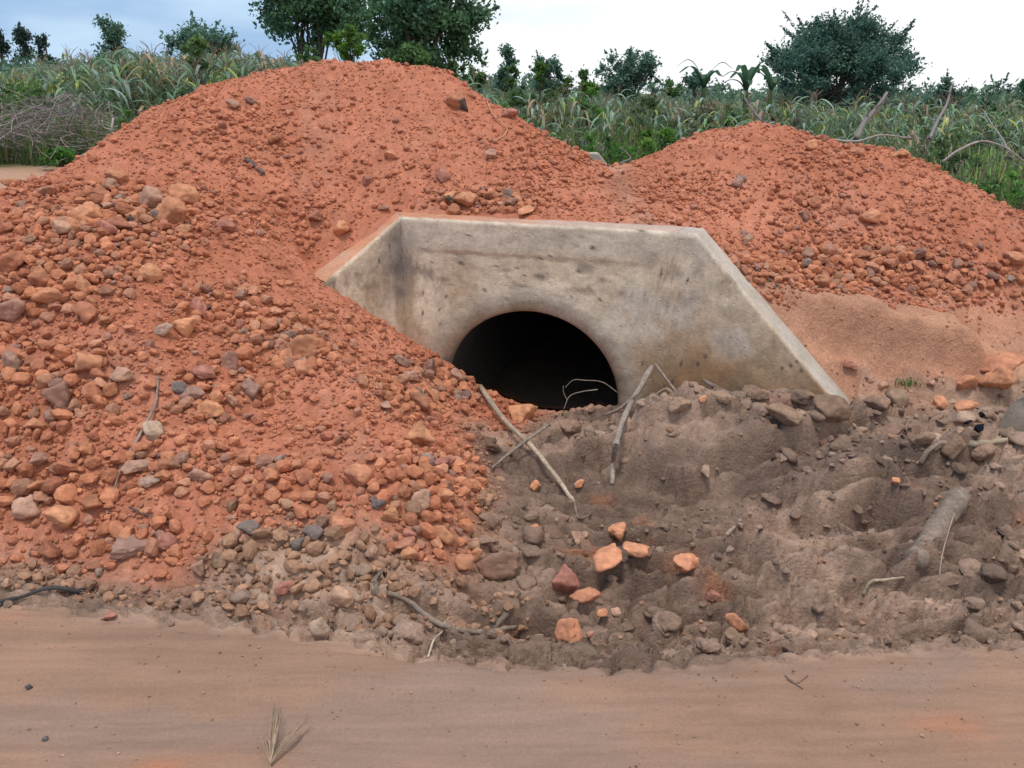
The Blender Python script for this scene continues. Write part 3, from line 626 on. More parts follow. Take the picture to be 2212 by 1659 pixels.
# top, ends and back: outline pushed to the back with mitred ends
so, zo = Sx[-1], Zx[-1]
bl_, br_ = BKP[1], BKP[2]
tt = so / PL
fr_pts = to3(so, zo, np.zeros(NA)); bk_xy = bl_[None] * (1 - tt[:, None]) + br_[None] * tt[:, None]
rows = []; rts = []
for q, dz in ((0.12, 0.006), (0.5, 0.008), (0.88, 0.006), (1.0, 0.0)):
    p = fr_pts.copy(); p[:, :2] = fr_pts[:, :2] * (1 - q) + bk_xy * q
    topm = np.abs(zo - ztop(so)) < 1e-4; p[:, 2] += topm * (dz + 0.005 * fbm(so * 20, so * 0 + q * 3, 213, 3))
    rows.append(p); tcol = lerp3((0.45, 0.33, 0.27), (0.50, 0.22, 0.125), np.clip(sm(1.15, 0.2, so) + 0.4 * fbm(so * 8, so * 0 + q * 4, 214, 3), 0, 1)); rts.append(tcol)
bk_in = to3(SC + RC * ca, ZC + RC * sa, np.full(NA, TH * 0.98)); rows.append(bk_in); rts.append(np.tile((0.35, 0.3, 0.25), (NA, 1)))
allv = np.vstack([F3] + rows); allt = np.vstack([ft] + rts)
base = nr - 1; ext = []
prev = np.arange(NA) + base * NA
for r_i in range(len(rows)):
    cur = np.arange(NA) + (nr + r_i) * NA
    ext.append(np.stack([prev, cur, np.roll(cur, -1), np.roll(prev, -1)], -1)); prev = cur
panel = link('wall_panel', mesh_np('wall_panel', allv - HO, np.vstack([fq] + ext), allt), M_CONC, head)
def wing(i0, i1, tipz_fn, s_off, sgn, label):
    """a wing between FRONT[i0] and FRONT[i1] with the given top line"""
    a, b, ab, bb = FRONT[i0], FRONT[i1], BKP[i0], BKP[i1]
    nu, nv = 70, 60; u = np.linspace(0, 1, nu); v = np.linspace(0, 1, nv)
    Uu, Vv = np.meshgrid(u, v); top = tipz_fn(Uu); bot = np.minimum(ZB, top - 0.3)
    zq = bot + (top - bot) * Vv; L = np.linalg.norm(b - a); d = (b - a) / L; n = np.array((-d[1], d[0]))
    sc = s_off + sgn * Uu * L
    rl = (0.006 * fbm(sc * 9, zq * 9, 211, 4) + 0.003 * fbm(sc * 30, zq * 30, 212, 3)) * sm(0, 0.03, 1 - Vv) * sm(0, 0.06, Uu) * sm(0, .03, 1 - Uu)
    fx = a[0] + (b[0] - a[0]) * Uu - n[0] * rl; fy = a[1] + (b[1] - a[1]) * Uu - n[1] * rl
    F = np.stack([fx, fy, zq], -1).reshape(-1, 3); t = conc_tint(sc.ravel(), zq.ravel(), 'l' if sgn < 0 else 'r')
    i, j = np.meshgrid(np.arange(nv - 1), np.arange(nu - 1), indexing='ij')
    q = np.stack([i * nu + j, i * nu + j + 1, (i + 1) * nu + j + 1, (i + 1) * nu + j], -1).reshape(-1, 4)
    # coping, back
    rws, rt = [], []
    tz = tipz_fn(u)
    for w_, dz in ((0.1, 0.005), (0.5, 0.007), (0.9, 0.005), (1.0, 0.0)):
        xy = (a[None] * (1 - w_) + ab[None] * w_) * (1 - u[:, None]) + (b[None] * (1 - w_) + bb[None] * w_) * u[:, None]
        rws.append(np.column_stack([xy, tz + dz + 0.004 * fbm(u * 14, u * 0 + w_ * 5, 215, 3)]))
        cl_ = lerp3((0.47, 0.41, 0.355), (0.42, 0.35, 0.29), np.clip(0.5 + fbm(u * 9, u * 0 + w_ * 3, 216, 3), 0, 1))
        if sgn < 0: cl_ = lerp3(cl_, (0.54, 0.24, 0.13), np.clip(0.85 + 0.3 * fbm(u * 9, u * 0 + w_, 217, 2), 0, 1))
        rt.append(cl_)
    rws.append(np.column_stack([(ab[None] * (1 - u[:, None]) + bb[None] * u[:, None]), np.full(nu, ZB)])); rt.append(np.tile((0.35, 0.3, 0.25), (nu, 1)))
    nF = len(F); vv = [F]; qq = [q]; prev = np.arange(nu) + (nv - 1) * nu
    for r_i, rw in enumerate(rws):
        vv.append(rw); cur = nF + r_i * nu + np.arange(nu)
        qq.append(np.stack([prev[:-1], prev[1:], cur[1:], cur[:-1]], -1)); prev = cur
    # end face at the tip
    e_f = np.arange(nv) * nu + (nu - 1); bz = np.linspace(0, 1, nv); zt, zb_ = tz[-1], min(ZB, tz[-1] - 0.3)
    ev = np.column_stack([np.tile(bb, (nv, 1)), zb_ + (zt - zb_) * bz]); eb = nF + len(rws) * nu + np.arange(nv)
    vv.append(ev); rt.append(np.tile((0.36, 0.30, 0.24), (nv, 1)))
    qq.append(np.stack([e_f[:-1], eb[:-1], eb[1:], e_f[1:]], -1))
    o = link('wing_wall', mesh_np('wing_wall', np.vstack(vv) - HO, np.vstack(qq), np.vstack([t] + rt)), M_CONC, head); o['label'] = label
    return o
wing(2, 3, lambda u: np.where(u * lr < flat, WR[2] - 0.005 * u * lr, WR[2] + (TIPR[2] - 0.0 - WR[2]) * np.clip((u * lr - flat) / (lr - flat), 0, 1)), PL, 1, 'long bare grey sloping wing wall')
wing(1, 0, lambda u: WL[2] + (TIPL[2] - WL[2]) * u, 0.0, -1, 'short dark stained wing wall with orange dusted top')
# pipe and silt
pn = 72; pa = np.linspace(0, 2 * np.pi, pn, endpoint=False); depth = np.array([0.15, 0.5, 1.0, 2.0, 3.5, 5.2])
pv = np.vstack([to3(SC + RC * np.cos(pa), ZC + RC * np.sin(pa), np.full(pn, d)) for d in depth])
i, j = np.meshgrid(np.arange(len(depth) - 1), np.arange(pn), indexing='ij'); j2 = (j + 1) % pn
pq = np.stack([i * pn + j, i * pn + j2, (i + 1) * pn + j2, (i + 1) * pn + j], -1).reshape(-1, 4)
cap = np.vstack([to3(np.array([SC]), np.array([ZC]), np.array([5.2]))]); pv = np.vstack([pv, cap]); lb = (len(depth) - 1) * pn
pq = np.vstack([pq, np.stack([lb + np.arange(pn), lb + (np.arange(pn) + 1) % pn, np.full(pn, len(pv) - 1), np.full(pn, len(pv) - 1)], -1)[:, [0, 1, 2, 2]]]) if False else pq
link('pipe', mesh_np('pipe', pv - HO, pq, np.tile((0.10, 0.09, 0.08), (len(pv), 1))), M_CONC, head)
sx_, dy_ = np.meshgrid(np.linspace(-0.5, 0.5, 40), np.linspace(-0.02, 5.2, 70))
_f = to3(SC + sx_.ravel(), 0 * sx_.ravel(), np.full(sx_.size, -0.012)); _gz = ground(_f[:, 0], _f[:, 1])
sv = to3(SC + sx_.ravel(), np.maximum(np.minimum(_gz + 0.01 - 0.75 * dy_.ravel(), 0.3), -0.46 - 0.05 * dy_.ravel() * 0.1) + 0.03 * sm(0.0, 0.3, dy_.ravel()) * fbm(sx_.ravel() * 6, dy_.ravel() * 6, 221, 3), dy_.ravel())
i, j = np.meshgrid(np.arange(69), np.arange(39), indexing='ij'); sq = np.stack([i * 40 + j, i * 40 + j + 1, (i + 1) * 40 + j + 1, (i + 1) * 40 + j], -1).reshape(-1, 4)
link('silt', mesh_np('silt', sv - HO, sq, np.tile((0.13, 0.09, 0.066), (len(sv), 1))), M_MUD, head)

# the far end of the culvert, seen in the gap between the heaps
def far_headwall():
    p0, p1 = np.array(at_y(1238, 327, 10.0)), np.array(at_y(1294, 331, 10.0))
    o = empty('culvert_headwall', (float(p0[0]), 10.0, float(field(p0[0], 10.0))), 'plain grey corner of a second concrete wall in the gap between the two piles', 'headwall', 'concrete culvert headwalls')
    b = np.array(o.location)
    prof = [(-1.5, p0[2] + 0.005), (p1[0] - b[0], p1[2]), (p1[0] - b[0] + 0.22, p1[2] - 0.27), (p1[0] - b[0] + 0.5, -0.4), (-1.5, -0.4)]
    n = len(prof); v = [(x, 0, zq - (b[2])) for x, zq in prof] + [(x, 0.2, zq - (b[2])) for x, zq in prof]
    me = bpy.data.meshes.new('wall_panel'); me.from_pydata(v, [], [tuple(range(n))[::-1], tuple(range(n, 2 * n))] + [(i, (i + 1) % n, (i + 1) % n + n, i + n) for i in range(n)])
    a = me.attributes.new('tint', 'FLOAT_COLOR', 'POINT'); a.data.foreach_set('color', np.tile((0.40, 0.36, 0.31, 1), 2 * n))
    w = link('wall_panel', me, M_CONC, o); bv = w.modifiers.new('bevel', 'BEVEL'); bv.width = 0.015; bv.segments = 2
far_headwall()

# ------------------------------------------------------------------ stones
def ico(sub):
    import bmesh
    bm = bmesh.new(); bmesh.ops.create_icosphere(bm, subdivisions=sub, radius=1.0)
    v = np.array([p.co[:] for p in bm.verts]); f = np.array([[q.index for q in p.verts] for p in bm.faces]); bm.free(); return v, f
def rock(v, seed, planes=12, soft=0.07, rough=0.05, lo=0.62):
    r = np.random.default_rng(seed)
    n = r.normal(size=(planes, 3)); n /= np.linalg.norm(n, axis=1)[:, None]
    d = r.uniform(lo, 1.0, planes)
    q = (v @ n.T); t = np.where(q > 0.05, d / np.maximum(q, 0.05), 9.0); t = np.minimum(t, 3.0)
    s = -soft * np.log(np.exp(-t / soft).sum(1) + math.exp(-1.25 / soft))
    for k, (sc, am) in enumerate(((2.1, rough * 1.5), (4.7, rough), (10.0, rough * 0.45))):
        o = r.uniform(0, 50, 3)
        s = s * (1 + am * (vn(v[:, 0] * sc + o[0], v[:, 1] * sc + o[1], seed + k) + vn(v[:, 1] * sc + o[2], v[:, 2] * sc + o[0], seed + k + 7) + vn(v[:, 2] * sc + o[1], v[:, 0] * sc + o[2], seed + k + 3)) * 0.6)
    p = v * s[:, None]; p -= p.mean(0); p /= np.abs(p).max(0).mean()
    return p
ICO3, ICO4, ICO2, ICO1 = ico(4), ico(5), ico(2), ico(1)
BIG = [rock(ICO3[0], 300 + k, planes=[8, 10, 12, 15][k % 4], soft=[0.03, 0.04, 0.06, 0.08][k % 4], rough=0.075, lo=0.5) for k in range(16)]
def big_mesh(k, dark=None):
    p = BIG[k]; t = np.ones((len(p), 3)) * (1 + 0.12 * vn(p[:, 0] * 3, p[:, 1] * 3 + p[:, 2] * 2, k))[:, None]
    if dark is not None:
        d = np.asarray(dark, float); d /= np.linalg.norm(d); t = lerp3(t, np.array((0.30, 0.48, 0.75)) * 0.60, sm(0.45, 0.6, p @ d + 0.12 * vn(p[:, 0] * 4, p[:, 2] * 4, 5)))
    return mesh_np('stone', p, ICO3[1], t)
BIG_ME = [big_mesh(k) for k in range(16)]
for m_ in BIG_ME: m_.materials.append(M_STONE)
ORANGE = [(0.48, 0.215, 0.118), (0.51, 0.24, 0.13), (0.44, 0.19, 0.105), (0.48, 0.25, 0.15), (0.42, 0.195, 0.115)]
C = {'orange': (0.50, 0.23, 0.125), 'bright': (0.58, 0.27, 0.145), 'tan': (0.45, 0.27, 0.18), 'red': (0.40, 0.18, 0.125), 'purple': (0.33, 0.19, 0.145), 'grey': (0.30, 0.215, 0.165), 'darkgrey': (0.17, 0.14, 0.125), 'muddy': (0.27, 0.165, 0.11), 'palegrey': (0.43, 0.30, 0.215), 'brown': (0.36, 0.20, 0.14)}
GR = 'loose laterite stones on the piles and in the mud'
placed = []                                            # x, y, r of everything big, to keep stones apart
def near_any(x, y, r, k=0.75):
    for a, b, c in placed:
        if abs(a - x) < 0.3 and (a - x) ** 2 + (b - y) ** 2 < (k * (c + r)) ** 2: return True
    return False
def add_stone(x, y, sx, sy, sz, col, label, seed, sink=0.35, me=None, rz=None, group=GR, name='stone', cat='stone', tilt=0.35):
    r = random.Random(seed); k = r.randrange(16)
    o = bpy.data.objects.new(name, me or BIG_ME[k]); COL.objects.link(o)
    zc = float(ground(x, y)) * 0.5 + 0.5 * float(np.max(ground(x + np.array((0, -.6, .6, 0, 0)) * sx, y + np.array((0, 0, 0, -.6, .6)) * sy))) + sz * (1 - 2 * sink)
    o.location = (x, y, zc); o.rotation_euler = (r.uniform(-tilt, tilt), r.uniform(-tilt, tilt), r.uniform(0, 6.28) if rz is None else rz)
    o.scale = (sx, sy, sz); j = r.uniform(0.9, 1.1); o.color = (col[0] * j * 0.95, col[1] * j * r.uniform(0.90, 0.98), col[2] * j * 0.97, 1)
    placed.append((x, y, (sx + sy) / 2)); return tag(o, label, cat, group)
NOTE = [  # u, v, width, height on the picture, colour, label
 (370, 472, 78, 58, 'orange', 'large orange rock at the right end of the upper left stone cluster'),
 (395, 432, 66, 46, 'orange', 'flat topped orange rock stacked above the largest rock of the upper left cluster'),
 (325, 442, 66, 50, 'tan', 'tan boulder left of the flat topped rock in the upper left cluster'),
 (287, 480, 40, 56, 'DARK', 'upright orange stone with a dark purple broken face in the upper left cluster'),
 (190, 470, 68, 50, 'orange', 'broad orange rock on the left side of the upper left cluster'),
 (235, 405, 44, 30, 'brown', 'brown flat stone on top of the upper left cluster'),
 (255, 390, 50, 32, 'orange', 'orange slab at the very top of the upper left cluster'),
 (158, 500, 36, 34, 'orange', 'block shaped orange stone below the broad rock of the upper left cluster'),
 (228, 498, 44, 40, 'red', 'reddish orange stone beside the dark faced stone'),
 (130, 500, 50, 40, 'tan', 'tan stone near the left edge of the upper left cluster'),
 (90, 610, 50, 46, 'orange', 'rounded orange rock below the upper left cluster near the left edge'),
 (28, 680, 62, 56, 'brown', 'big brown rock cut off by the left picture edge at mid height'),
 (100, 655, 58, 50, 'orange', 'wide orange rock right of the big brown rock at the left edge'),
 (180, 625, 46, 44, 'orange', 'orange rounded rock standing alone right of the left edge rocks'),
 (325, 598, 58, 38, 'orange', 'angular orange rock alone in the soil below the upper left cluster'),
 (395, 716, 56, 54, 'bright', 'light orange block shaped stone in the middle of the stony left flank'),
 (352, 720, 40, 30, 'palegrey', 'dull grey-tan stone just left of the light orange block'),
 (432, 672, 46, 38, 'red', 'reddish stone above and right of the light orange block'),
 (580, 710, 46, 34, 'orange', 'orange stone at the top of the middle stone band'),
 (660, 760, 74, 58, 'orange', 'large lumpy orange rock below the concrete wall left of the pipe'),
 (600, 705, 26, 26, 'grey', 'small round grey stone above the large lumpy rock'),
 (185, 800, 70, 50, 'orange', 'wide orange rock on the left flank above the tall brown rock'),
 (125, 864, 62, 70, 'brown', 'tall brown rock in the stony left flank'),
 (258, 822, 60, 36, 'tan', 'flat tan stone half sunk in bare soil on the left flank'),
 (25, 795, 48, 50, 'purple', 'dark purple rock at the left picture edge'),
 (385, 846, 36, 26, 'darkgrey', 'small smooth dark grey oval pebble on the left flank'),
 (440, 812, 60, 30, 'red', 'flat reddish slab right of the dark oval pebble'),
 (455, 900, 62, 44, 'orange', 'oblong orange rock below the reddish slab'),
 (420, 862, 52, 40, 'purple', 'purple brown split stone below the reddish slab'),
 (545, 850, 50, 42, 'purple', 'purple red rough stone left of the soil patch in mid flank'),
 (500, 790, 42, 46, 'brown', 'brown upright stone in the middle stone band'),
 (620, 780, 36, 44, 'orange', 'orange stone touching the large lumpy rock on its left'),
 (655, 802, 44, 34, 'orange', 'rounded orange stone directly under the large lumpy rock'),
 (330, 945, 46, 50, 'palegrey', 'round pale grey stone beside the thin twig'),
 (290, 1018, 76, 24, 'tan', 'long flat tan stone near the lower end of the thin twig'),
 (352, 1012, 38, 40, 'orange', 'orange stone right of the long flat tan stone'),
 (430, 1035, 50, 34, 'tan', 'oval tan pebble in the lower left soil'),
 (325, 1048, 48, 24, 'palegrey', 'grey oval pebble under the long flat tan stone'),
 (600, 1000, 34, 26, 'grey', 'grey-blue pebble alone in the lower middle flank'),
 (905, 948, 70, 54, 'orange', 'angular orange slab on the spill below the pipe mouth'),
 (1130, 884, 74, 56, 'bright', 'orange boulder sitting in front of the pipe mouth'),
 (865, 785, 32, 46, 'palegrey', 'upright grey stone on the spill left of the pipe mouth'),
 (905, 857, 26, 36, 'darkgrey', 'dark blackish stone on the spill below the pipe'),
 (780, 1042, 66, 56, 'orange', 'large squarish orange rock on the lower spill'),
 (845, 1120, 40, 40, 'orange', 'rounded orange rock below the squarish one on the lower spill'),
 (910, 1090, 50, 44, 'tan', 'tan rounded rock among the stones at the foot of the spill'),
 (960, 1080, 46, 40, 'orange', 'orange rounded rock at the right foot of the spill'),
 (818, 1096, 34, 28, 'darkgrey', 'dark blue-grey round stone at the foot of the spill'),
 (735, 1145, 60, 40, 'orange', 'wide orange rock at the spill foot beside the dark mud lumps'),
 (955, 1165, 58, 44, 'orange', 'orange double lump rock at the right foot of the spill'),
 (880, 1205, 42, 48, 'orange', 'orange rock standing on another at the foot of the spill'),
 (1080, 1232, 98, 54, 'muddy', 'large mud coated rock beside the pair of orange stones'),
 (1003, 1232, 50, 40, 'orange', 'orange stone touching the large mud coated rock'),
 (1027, 1207, 30, 36, 'bright', 'small bright orange stone behind the mud coated rock'),
 (1332, 1170, 54, 40, 'bright', 'bright orange rock topmost of the cluster in the wet mud'),
 (1372, 1195, 68, 32, 'bright', 'flat bright orange rock leaning on the cluster in the wet mud'),
 (1310, 1228, 90, 52, 'bright', 'crumbly bright orange lump at the bottom of the wet mud cluster'),
 (1156, 1155, 40, 28, 'bright', 'orange stone alone in the mud below the long pale stick'),
 (1253, 1172, 46, 34, 'tan', 'pointed tan stone left of the cluster in the wet mud'),
 (1480, 1238, 64, 40, 'bright', 'orange stone half sunk in mud right of the cluster'),
 (1224, 1288, 66, 60, 'red', 'reddish rock topmost of the group near the road edge'),
 (1265, 1310, 62, 46, 'orange', 'orange rock leaning on the reddish one near the road edge'),
 (1302, 1333, 30, 26, 'orange', 'small orange stone right of the leaning pair near the road'),
 (1330, 1330, 24, 22, 'tan', 'smallest tan stone at the right of the row near the road'),
 (1228, 1376, 68, 54, 'bright', 'bright orange angular rock nearest the road edge'),
 (1272, 1388, 20, 20, 'red', 'tiny reddish stone right of the bright rock at the road edge'),
 (1585, 1357, 46, 46, 'orange', 'pointed orange rock half coated in mud on the right'),
 (1540, 1298, 34, 26, 'red', 'crumbly red lump in the mud right of the cluster'),
 (1158, 1060, 24, 22, 'bright', 'small orange stone left of the foot of the long stick'),
 (1250, 1055, 26, 18, 'bright', 'small orange stone right of the long pale stick'),
 (1515, 885, 22, 16, 'bright', 'tiny bright orange stone on the mud bank below the wall'),
 (1933, 1052, 24, 22, 'bright', 'tiny orange stone on the right mud'),
 (1522, 1068, 26, 34, 'palegrey', 'grey upright stone alone in the right mud'),
 (2160, 802, 100, 56, 'orange', 'biggest orange boulder at the right picture edge'),
 (2150, 848, 74, 58, 'orange', 'knobbly orange boulder below the biggest one at the right edge'),
 (2085, 842, 48, 40, 'orange', 'flat topped pinkish boulder left of the knobbly one'),
 (2085, 875, 60, 28, 'orange', 'low orange slab below the flat topped boulder'),
 (2030, 876, 34, 30, 'bright', 'bright orange stone alone on the bank at the right'),
 (2010, 840, 24, 14, 'tan', 'small pale flat stone near the grass tuft'),
 (1836, 805, 36, 20, 'red', 'reddish stone on the bank above the wing tip'),
 (1875, 480, 54, 36, 'bright', 'large light orange slab on the face of the right pile'),
 (1590, 402, 34, 30, 'purple', 'dark purple rock high on the right pile'),
 (1603, 390, 24, 16, 'grey', 'grey stone just above the dark purple rock'),
 (2195, 572, 56, 26, 'orange', 'wide orange slab at the right edge of the right pile'),
 (1752, 318, 36, 20, 'orange', 'orange stone near the top of the right pile'),
 (1850, 335, 34, 22, 'orange', 'orange stone on the crest of the right pile'),
 (1945, 335, 40, 22, 'orange', 'flat orange stone on the shoulder of the right pile'),
 (2120, 405, 34, 22, 'orange', 'orange stone on the right shoulder of the right pile'),
 (990, 228, 52, 46, 'DARK2', 'large orange rock with a dark purple side near the top of the tall pile'),
 (1100, 250, 34, 26, 'red', 'red brown lump right of the rock with the purple side'),
 (540, 222, 28, 20, 'purple', 'dull purple stone near the left shoulder of the tall pile'),
 (505, 232, 34, 20, 'brown', 'brown flat stone left of the dull purple stone'),
 (735, 508, 42, 32, 'orange', 'orange rock beside the dusty coping of the left wing'),
 (970, 435, 42, 34, 'DARK', 'orange rock with a dark side above the wall top'),
 (1010, 444, 54, 34, 'orange', 'largest rock in the row above the wall top'),
 (1060, 430, 34, 28, 'orange', 'orange rock in the row above the wall top beside grey pebbles'),
 (1096, 425, 30, 24, 'grey', 'grey pebble in the row above the wall top'),
 (1135, 458, 50, 20, 'orange', 'low orange stone resting on the wall top edge'),
 (845, 340, 30, 24, 'orange', 'orange lump on the bare face of the tall pile'),
 (830, 455, 26, 16, 'brown', 'brown stone just above the left corner of the wall'),
 (735, 1296, 62, 46, 'tan', 'tan rock at the verge in front of the spill'),
 (612, 1278, 46, 32, 'red', 'reddish flat stone at the verge'),
 (140, 1138, 72, 52, 'orange', 'rounded orange rock at the lower left of the pile'),
 (60, 1110, 60, 46, 'tan', 'tan rock left of the rounded lower left rock'),
 (275, 1192, 84, 38, 'purple', 'purple grey slab lying flat at the lower left'),
 (360, 1178, 46, 34, 'red', 'reddish stone right of the purple slab'),
 (238, 1336, 42, 18, 'red', 'flat red stone on the edge of the road at left'),
 (430, 1240, 34, 36, 'brown', 'brown stone at the foot of the left pile'),
 (470, 1222, 40, 34, 'muddy', 'mud coated stone next to the brown one at the pile foot'),
 (690, 1370, 46, 40, 'palegrey', 'pale grey lump at the road edge'),
]
dark_me = {'DARK': big_mesh(3, (0.15, -1, 0.25)), 'DARK2': big_mesh(5, (0.9, -0.6, -0.1))}
for k, (u, v, w, h, c, lab) in enumerate(NOTE):
    p, t = hit(u, v + h * 0.15)
    if lab.endswith('in front of the pipe mouth'): p = np.array(at_y(u, v + h * 0.2, 4.46)); t = 4.7
    hw, hh = w * t / FPX / 2, h * t / FPX / 2
    me = None
    if c in dark_me:
        me = dark_me[c]
        if not me.materials: me.materials.append(M_STONE)
    x, y = p[0], p[1] + 0.2 * hh
    add_stone(x, y, hw, hw * (0.75 + 0.2 * R_.random()), min(hh * 1.15, hw * 1.2), C.get(c, C['orange']), lab, 1000 + k, sink=0.30 if u < 1100 or v < 950 else 0.16, me=me, rz=0.0 if me else R_.choice((0.0, 3.14)) + R_.uniform(-0.3, 0.3), tilt=0.25)

# zones where stones lie thick: centre u, v, radii, weight, what to call them
ZONES = [(250, 480, 220, 75, 1.0, 'the upper left cluster'), (120, 620, 190, 80, 0.9, 'the left edge of the stony flank'), (120, 840, 200, 120, 1.0, 'the left edge of the stony flank'), (100, 1040, 190, 110, 1.0, 'the lower left of the stony flank'),
         (600, 740, 190, 70, 0.9, 'the middle stone band'), (480, 660, 120, 50, 0.7, 'the middle stone band'), (900, 840, 150, 70, 0.85, 'the spill beside the pipe mouth'), (920, 1090, 130, 110, 1.0, 'the foot of the spill'), (460, 860, 170, 70, 0.7, 'the middle of the left flank'),
         (380, 1020, 220, 70, 0.75, 'the lower middle of the left flank'), (620, 1060, 150, 70, 0.7, 'the lower middle of the left flank'), (650, 1200, 230, 70, 0.75, 'the muddy verge below the spill'), (250, 1170, 240, 60, 0.7, 'the lower left of the stony flank'),
         (1060, 440, 120, 30, 0.85, 'the row above the wall top'), (1850, 580, 260, 60, 1.0, 'the foot of the right pile'), (1760, 440, 90, 90, 0.25, 'the face of the right pile'), (2100, 610, 140, 50, 1.0, 'the foot of the right pile'), (1690, 600, 60, 45, 0.9, 'the foot of the right pile'),
         (600, 480, 130, 60, 0.25, 'the bare upper face of the tall pile'), (1180, 330, 120, 80, 0.17, 'the bare upper face of the tall pile'), (520, 300, 160, 70, 0.20, 'the bare upper face of the tall pile'), (800, 400, 200, 130, 0.11, 'the bare upper face of the tall pile'), (1850, 350, 260, 60, 0.15, 'the face of the right pile'), (2000, 480, 200, 80, 0.23, 'the face of the right pile'),
         (1500, 420, 120, 60, 0.17, 'the face of the right pile'), (700, 950, 90, 60, 0.3, 'the lower middle of the left flank')]
def density(u, v):
    d = np.zeros(np.shape(u))
    for a, b, ru, rv, w, _ in ZONES: d = np.maximum(d, w * np.exp(-(((u - a) / ru) ** 2 + ((v - b) / rv) ** 2) ** 1.3))
    return d
def candidates(n):
    s = rng.uniform(-1, 1, n); y = np.sqrt(rng.uniform(2.2 ** 2, 7.2 ** 2, n)); x = s * (0.55 + 0.68 * y)
    zz = ground(x, y); u, v, dep = project(x, y, zz)
    wd, wi = wall_dist(x, y)
    ok = ~(wi & (wd > -0.05) & (wd < 0.2)) & (y > road_edge(x) + 0.06)
    a = blur_at(x, y)
    return x[ok], y[ok], zz[ok], u[ok], v[ok], a[ok]
WOG = wO.reshape(NY, NX)
def blur_at(x, y):
    j = np.clip((x / (HA + HB * y) + 1) / 2 * (NX - 1), 0, NX - 1).astype(int); i = np.clip(np.log(np.maximum(y, Y0) / Y0) / math.log(Y1 / Y0) * (NY - 1), 0, NY - 1).astype(int)
    return WOG[i, j]
def stone_color(u, v, w, r):
    k = r.random()
    if (w < 0.45 and not (u > 1500 and v < 740)) or (v > 1120 and 430 < u < 900 and k < 0.55): return ('muddy', 'mud coated') if k < 0.7 else ('brown', 'brown')
    if k < 0.72: return 'orange', 'orange'
    if k < 0.82: return 'tan', 'tan'
    if k < 0.90: return 'red', 'reddish'
    if k < 0.95: return 'brown', 'brown'
    if k < 0.98: return 'purple', 'purple brown'
    return 'grey', 'grey'
# countable stones up to about 300, largest first in the thick zones
x, y, zz, u, v, a = candidates(60000)
keep = (rng.random(len(x)) < density(u, v) ** 1.5) & (u > 0) & (u < 2212) & (v > 0) & (a > 0.3)
n_left = 292 - len(NOTE); idx = np.where(keep)[0]; r2 = random.Random(5); made = 0
for i in idx:
    if made >= n_left: break
    t = project(x[i], y[i], zz[i])[2]
    r = (0.024 + 0.028 * r2.random() ** 1.8) * (1.0 if t < 3.6 else 1.25)
    if near_any(x[i], y[i], r, 0.74): continue
    zn = min(ZONES, key=lambda q: ((u[i] - q[0]) / q[2]) ** 2 + ((v[i] - q[1]) / q[3]) ** 2)[5]
    c, cn_ = stone_color(u[i], v[i], a[i], r2); base = [q * w for q, w in zip(C[c] if c != 'orange' else r2.choice(ORANGE), (0.88, 0.84, 0.86))]
    add_stone(x[i], y[i], r * r2.uniform(0.9, 1.25), r * r2.uniform(0.8, 1.1), r * r2.uniform(0.65, 0.9), base, f'fist sized {cn_} stone at {zn}', 5000 + made, sink=0.25, group=f'fist sized {cn_} stones at {zn}', tilt=0.8)
    made += 1

# the uncounted rest: one mass of smaller stones and grit
grid = {}
for a_, b_, c_ in placed: grid.setdefault((int(a_ // 0.12), int(b_ // 0.12)), []).append((a_, b_, c_))
def clash(x, y, r, k):
    gi, gj = int(x // 0.12), int(y // 0.12)
    for i in (gi - 1, gi, gi + 1):
        for j in (gj - 1, gj, gj + 1):
            for a, b, c in grid.get((i, j), ()):
                if (a - x) ** 2 + (b - y) ** 2 < (k * (c + r)) ** 2: return True
    return False
SMALL = [rock(ICO2[0], 600 + k, planes=[8, 11, 15][k % 3], soft=0.06, rough=0.05) for k in range(12)]
TINY = [rock(ICO1[0], 700 + k, planes=8, soft=0.06, rough=0.04) for k in range(8)]
def rand_rot(n):
    q = rng.normal(size=(n, 4)); q /= np.linalg.norm(q, axis=1)[:, None]; w, x, y, z = q.T
    return np.stack([np.stack([1 - 2 * (y * y + z * z), 2 * (x * y - z * w), 2 * (x * z + y * w)], -1), np.stack([2 * (x * y + z * w), 1 - 2 * (x * x + z * z), 2 * (y * z - x * w)], -1), np.stack([2 * (x * z - y * w), 2 * (y * z + x * w), 1 - 2 * (x * x + y * y)], -1)], 1)
def mass(px, py_, pz_, r, col, shapes, faces, sink, flat=0.85):
    n = len(px); rot = rand_rot(n); sc = r[:, None] * rng.uniform(0.75, 1.2, (n, 3)); vs, fs, ts = [], [], []; b = 0
    which = rng.integers(0, len(shapes), n)
    for k, s in enumerate(shapes):
        m = np.where(which == k)[0]
        if not len(m): continue
        v = np.einsum('nij,nvj->nvi', rot[m], s[None] * sc[m][:, None]); v[..., 2] *= flat
        v += np.stack([px[m], py_[m], pz_[m] + r[m] * (1 - 2 * sink)], -1)[:, None]
        vs.append(v.reshape(-1, 3)); nv = len(s)
        fs.append((faces[None] + (np.arange(len(m)) * nv)[:, None, None] + b).reshape(-1, 3)); b += len(m) * nv
        ts.append(np.repeat(col[m], nv, 0))
    return np.vstack(vs), np.vstack(fs), np.vstack(ts)
PAL = np.array([(0.48, 0.205, 0.108), (0.51, 0.23, 0.122), (0.44, 0.18, 0.096), (0.48, 0.25, 0.15), (0.41, 0.175, 0.10), (0.37, 0.20, 0.128), (0.31, 0.185, 0.135), (0.29, 0.225, 0.18), (0.19, 0.15, 0.13)])
PW = np.array([0.25, 0.22, 0.22, 0.12, 0.08, 0.05, 0.03, 0.012, 0.006]); PW /= PW.sum()
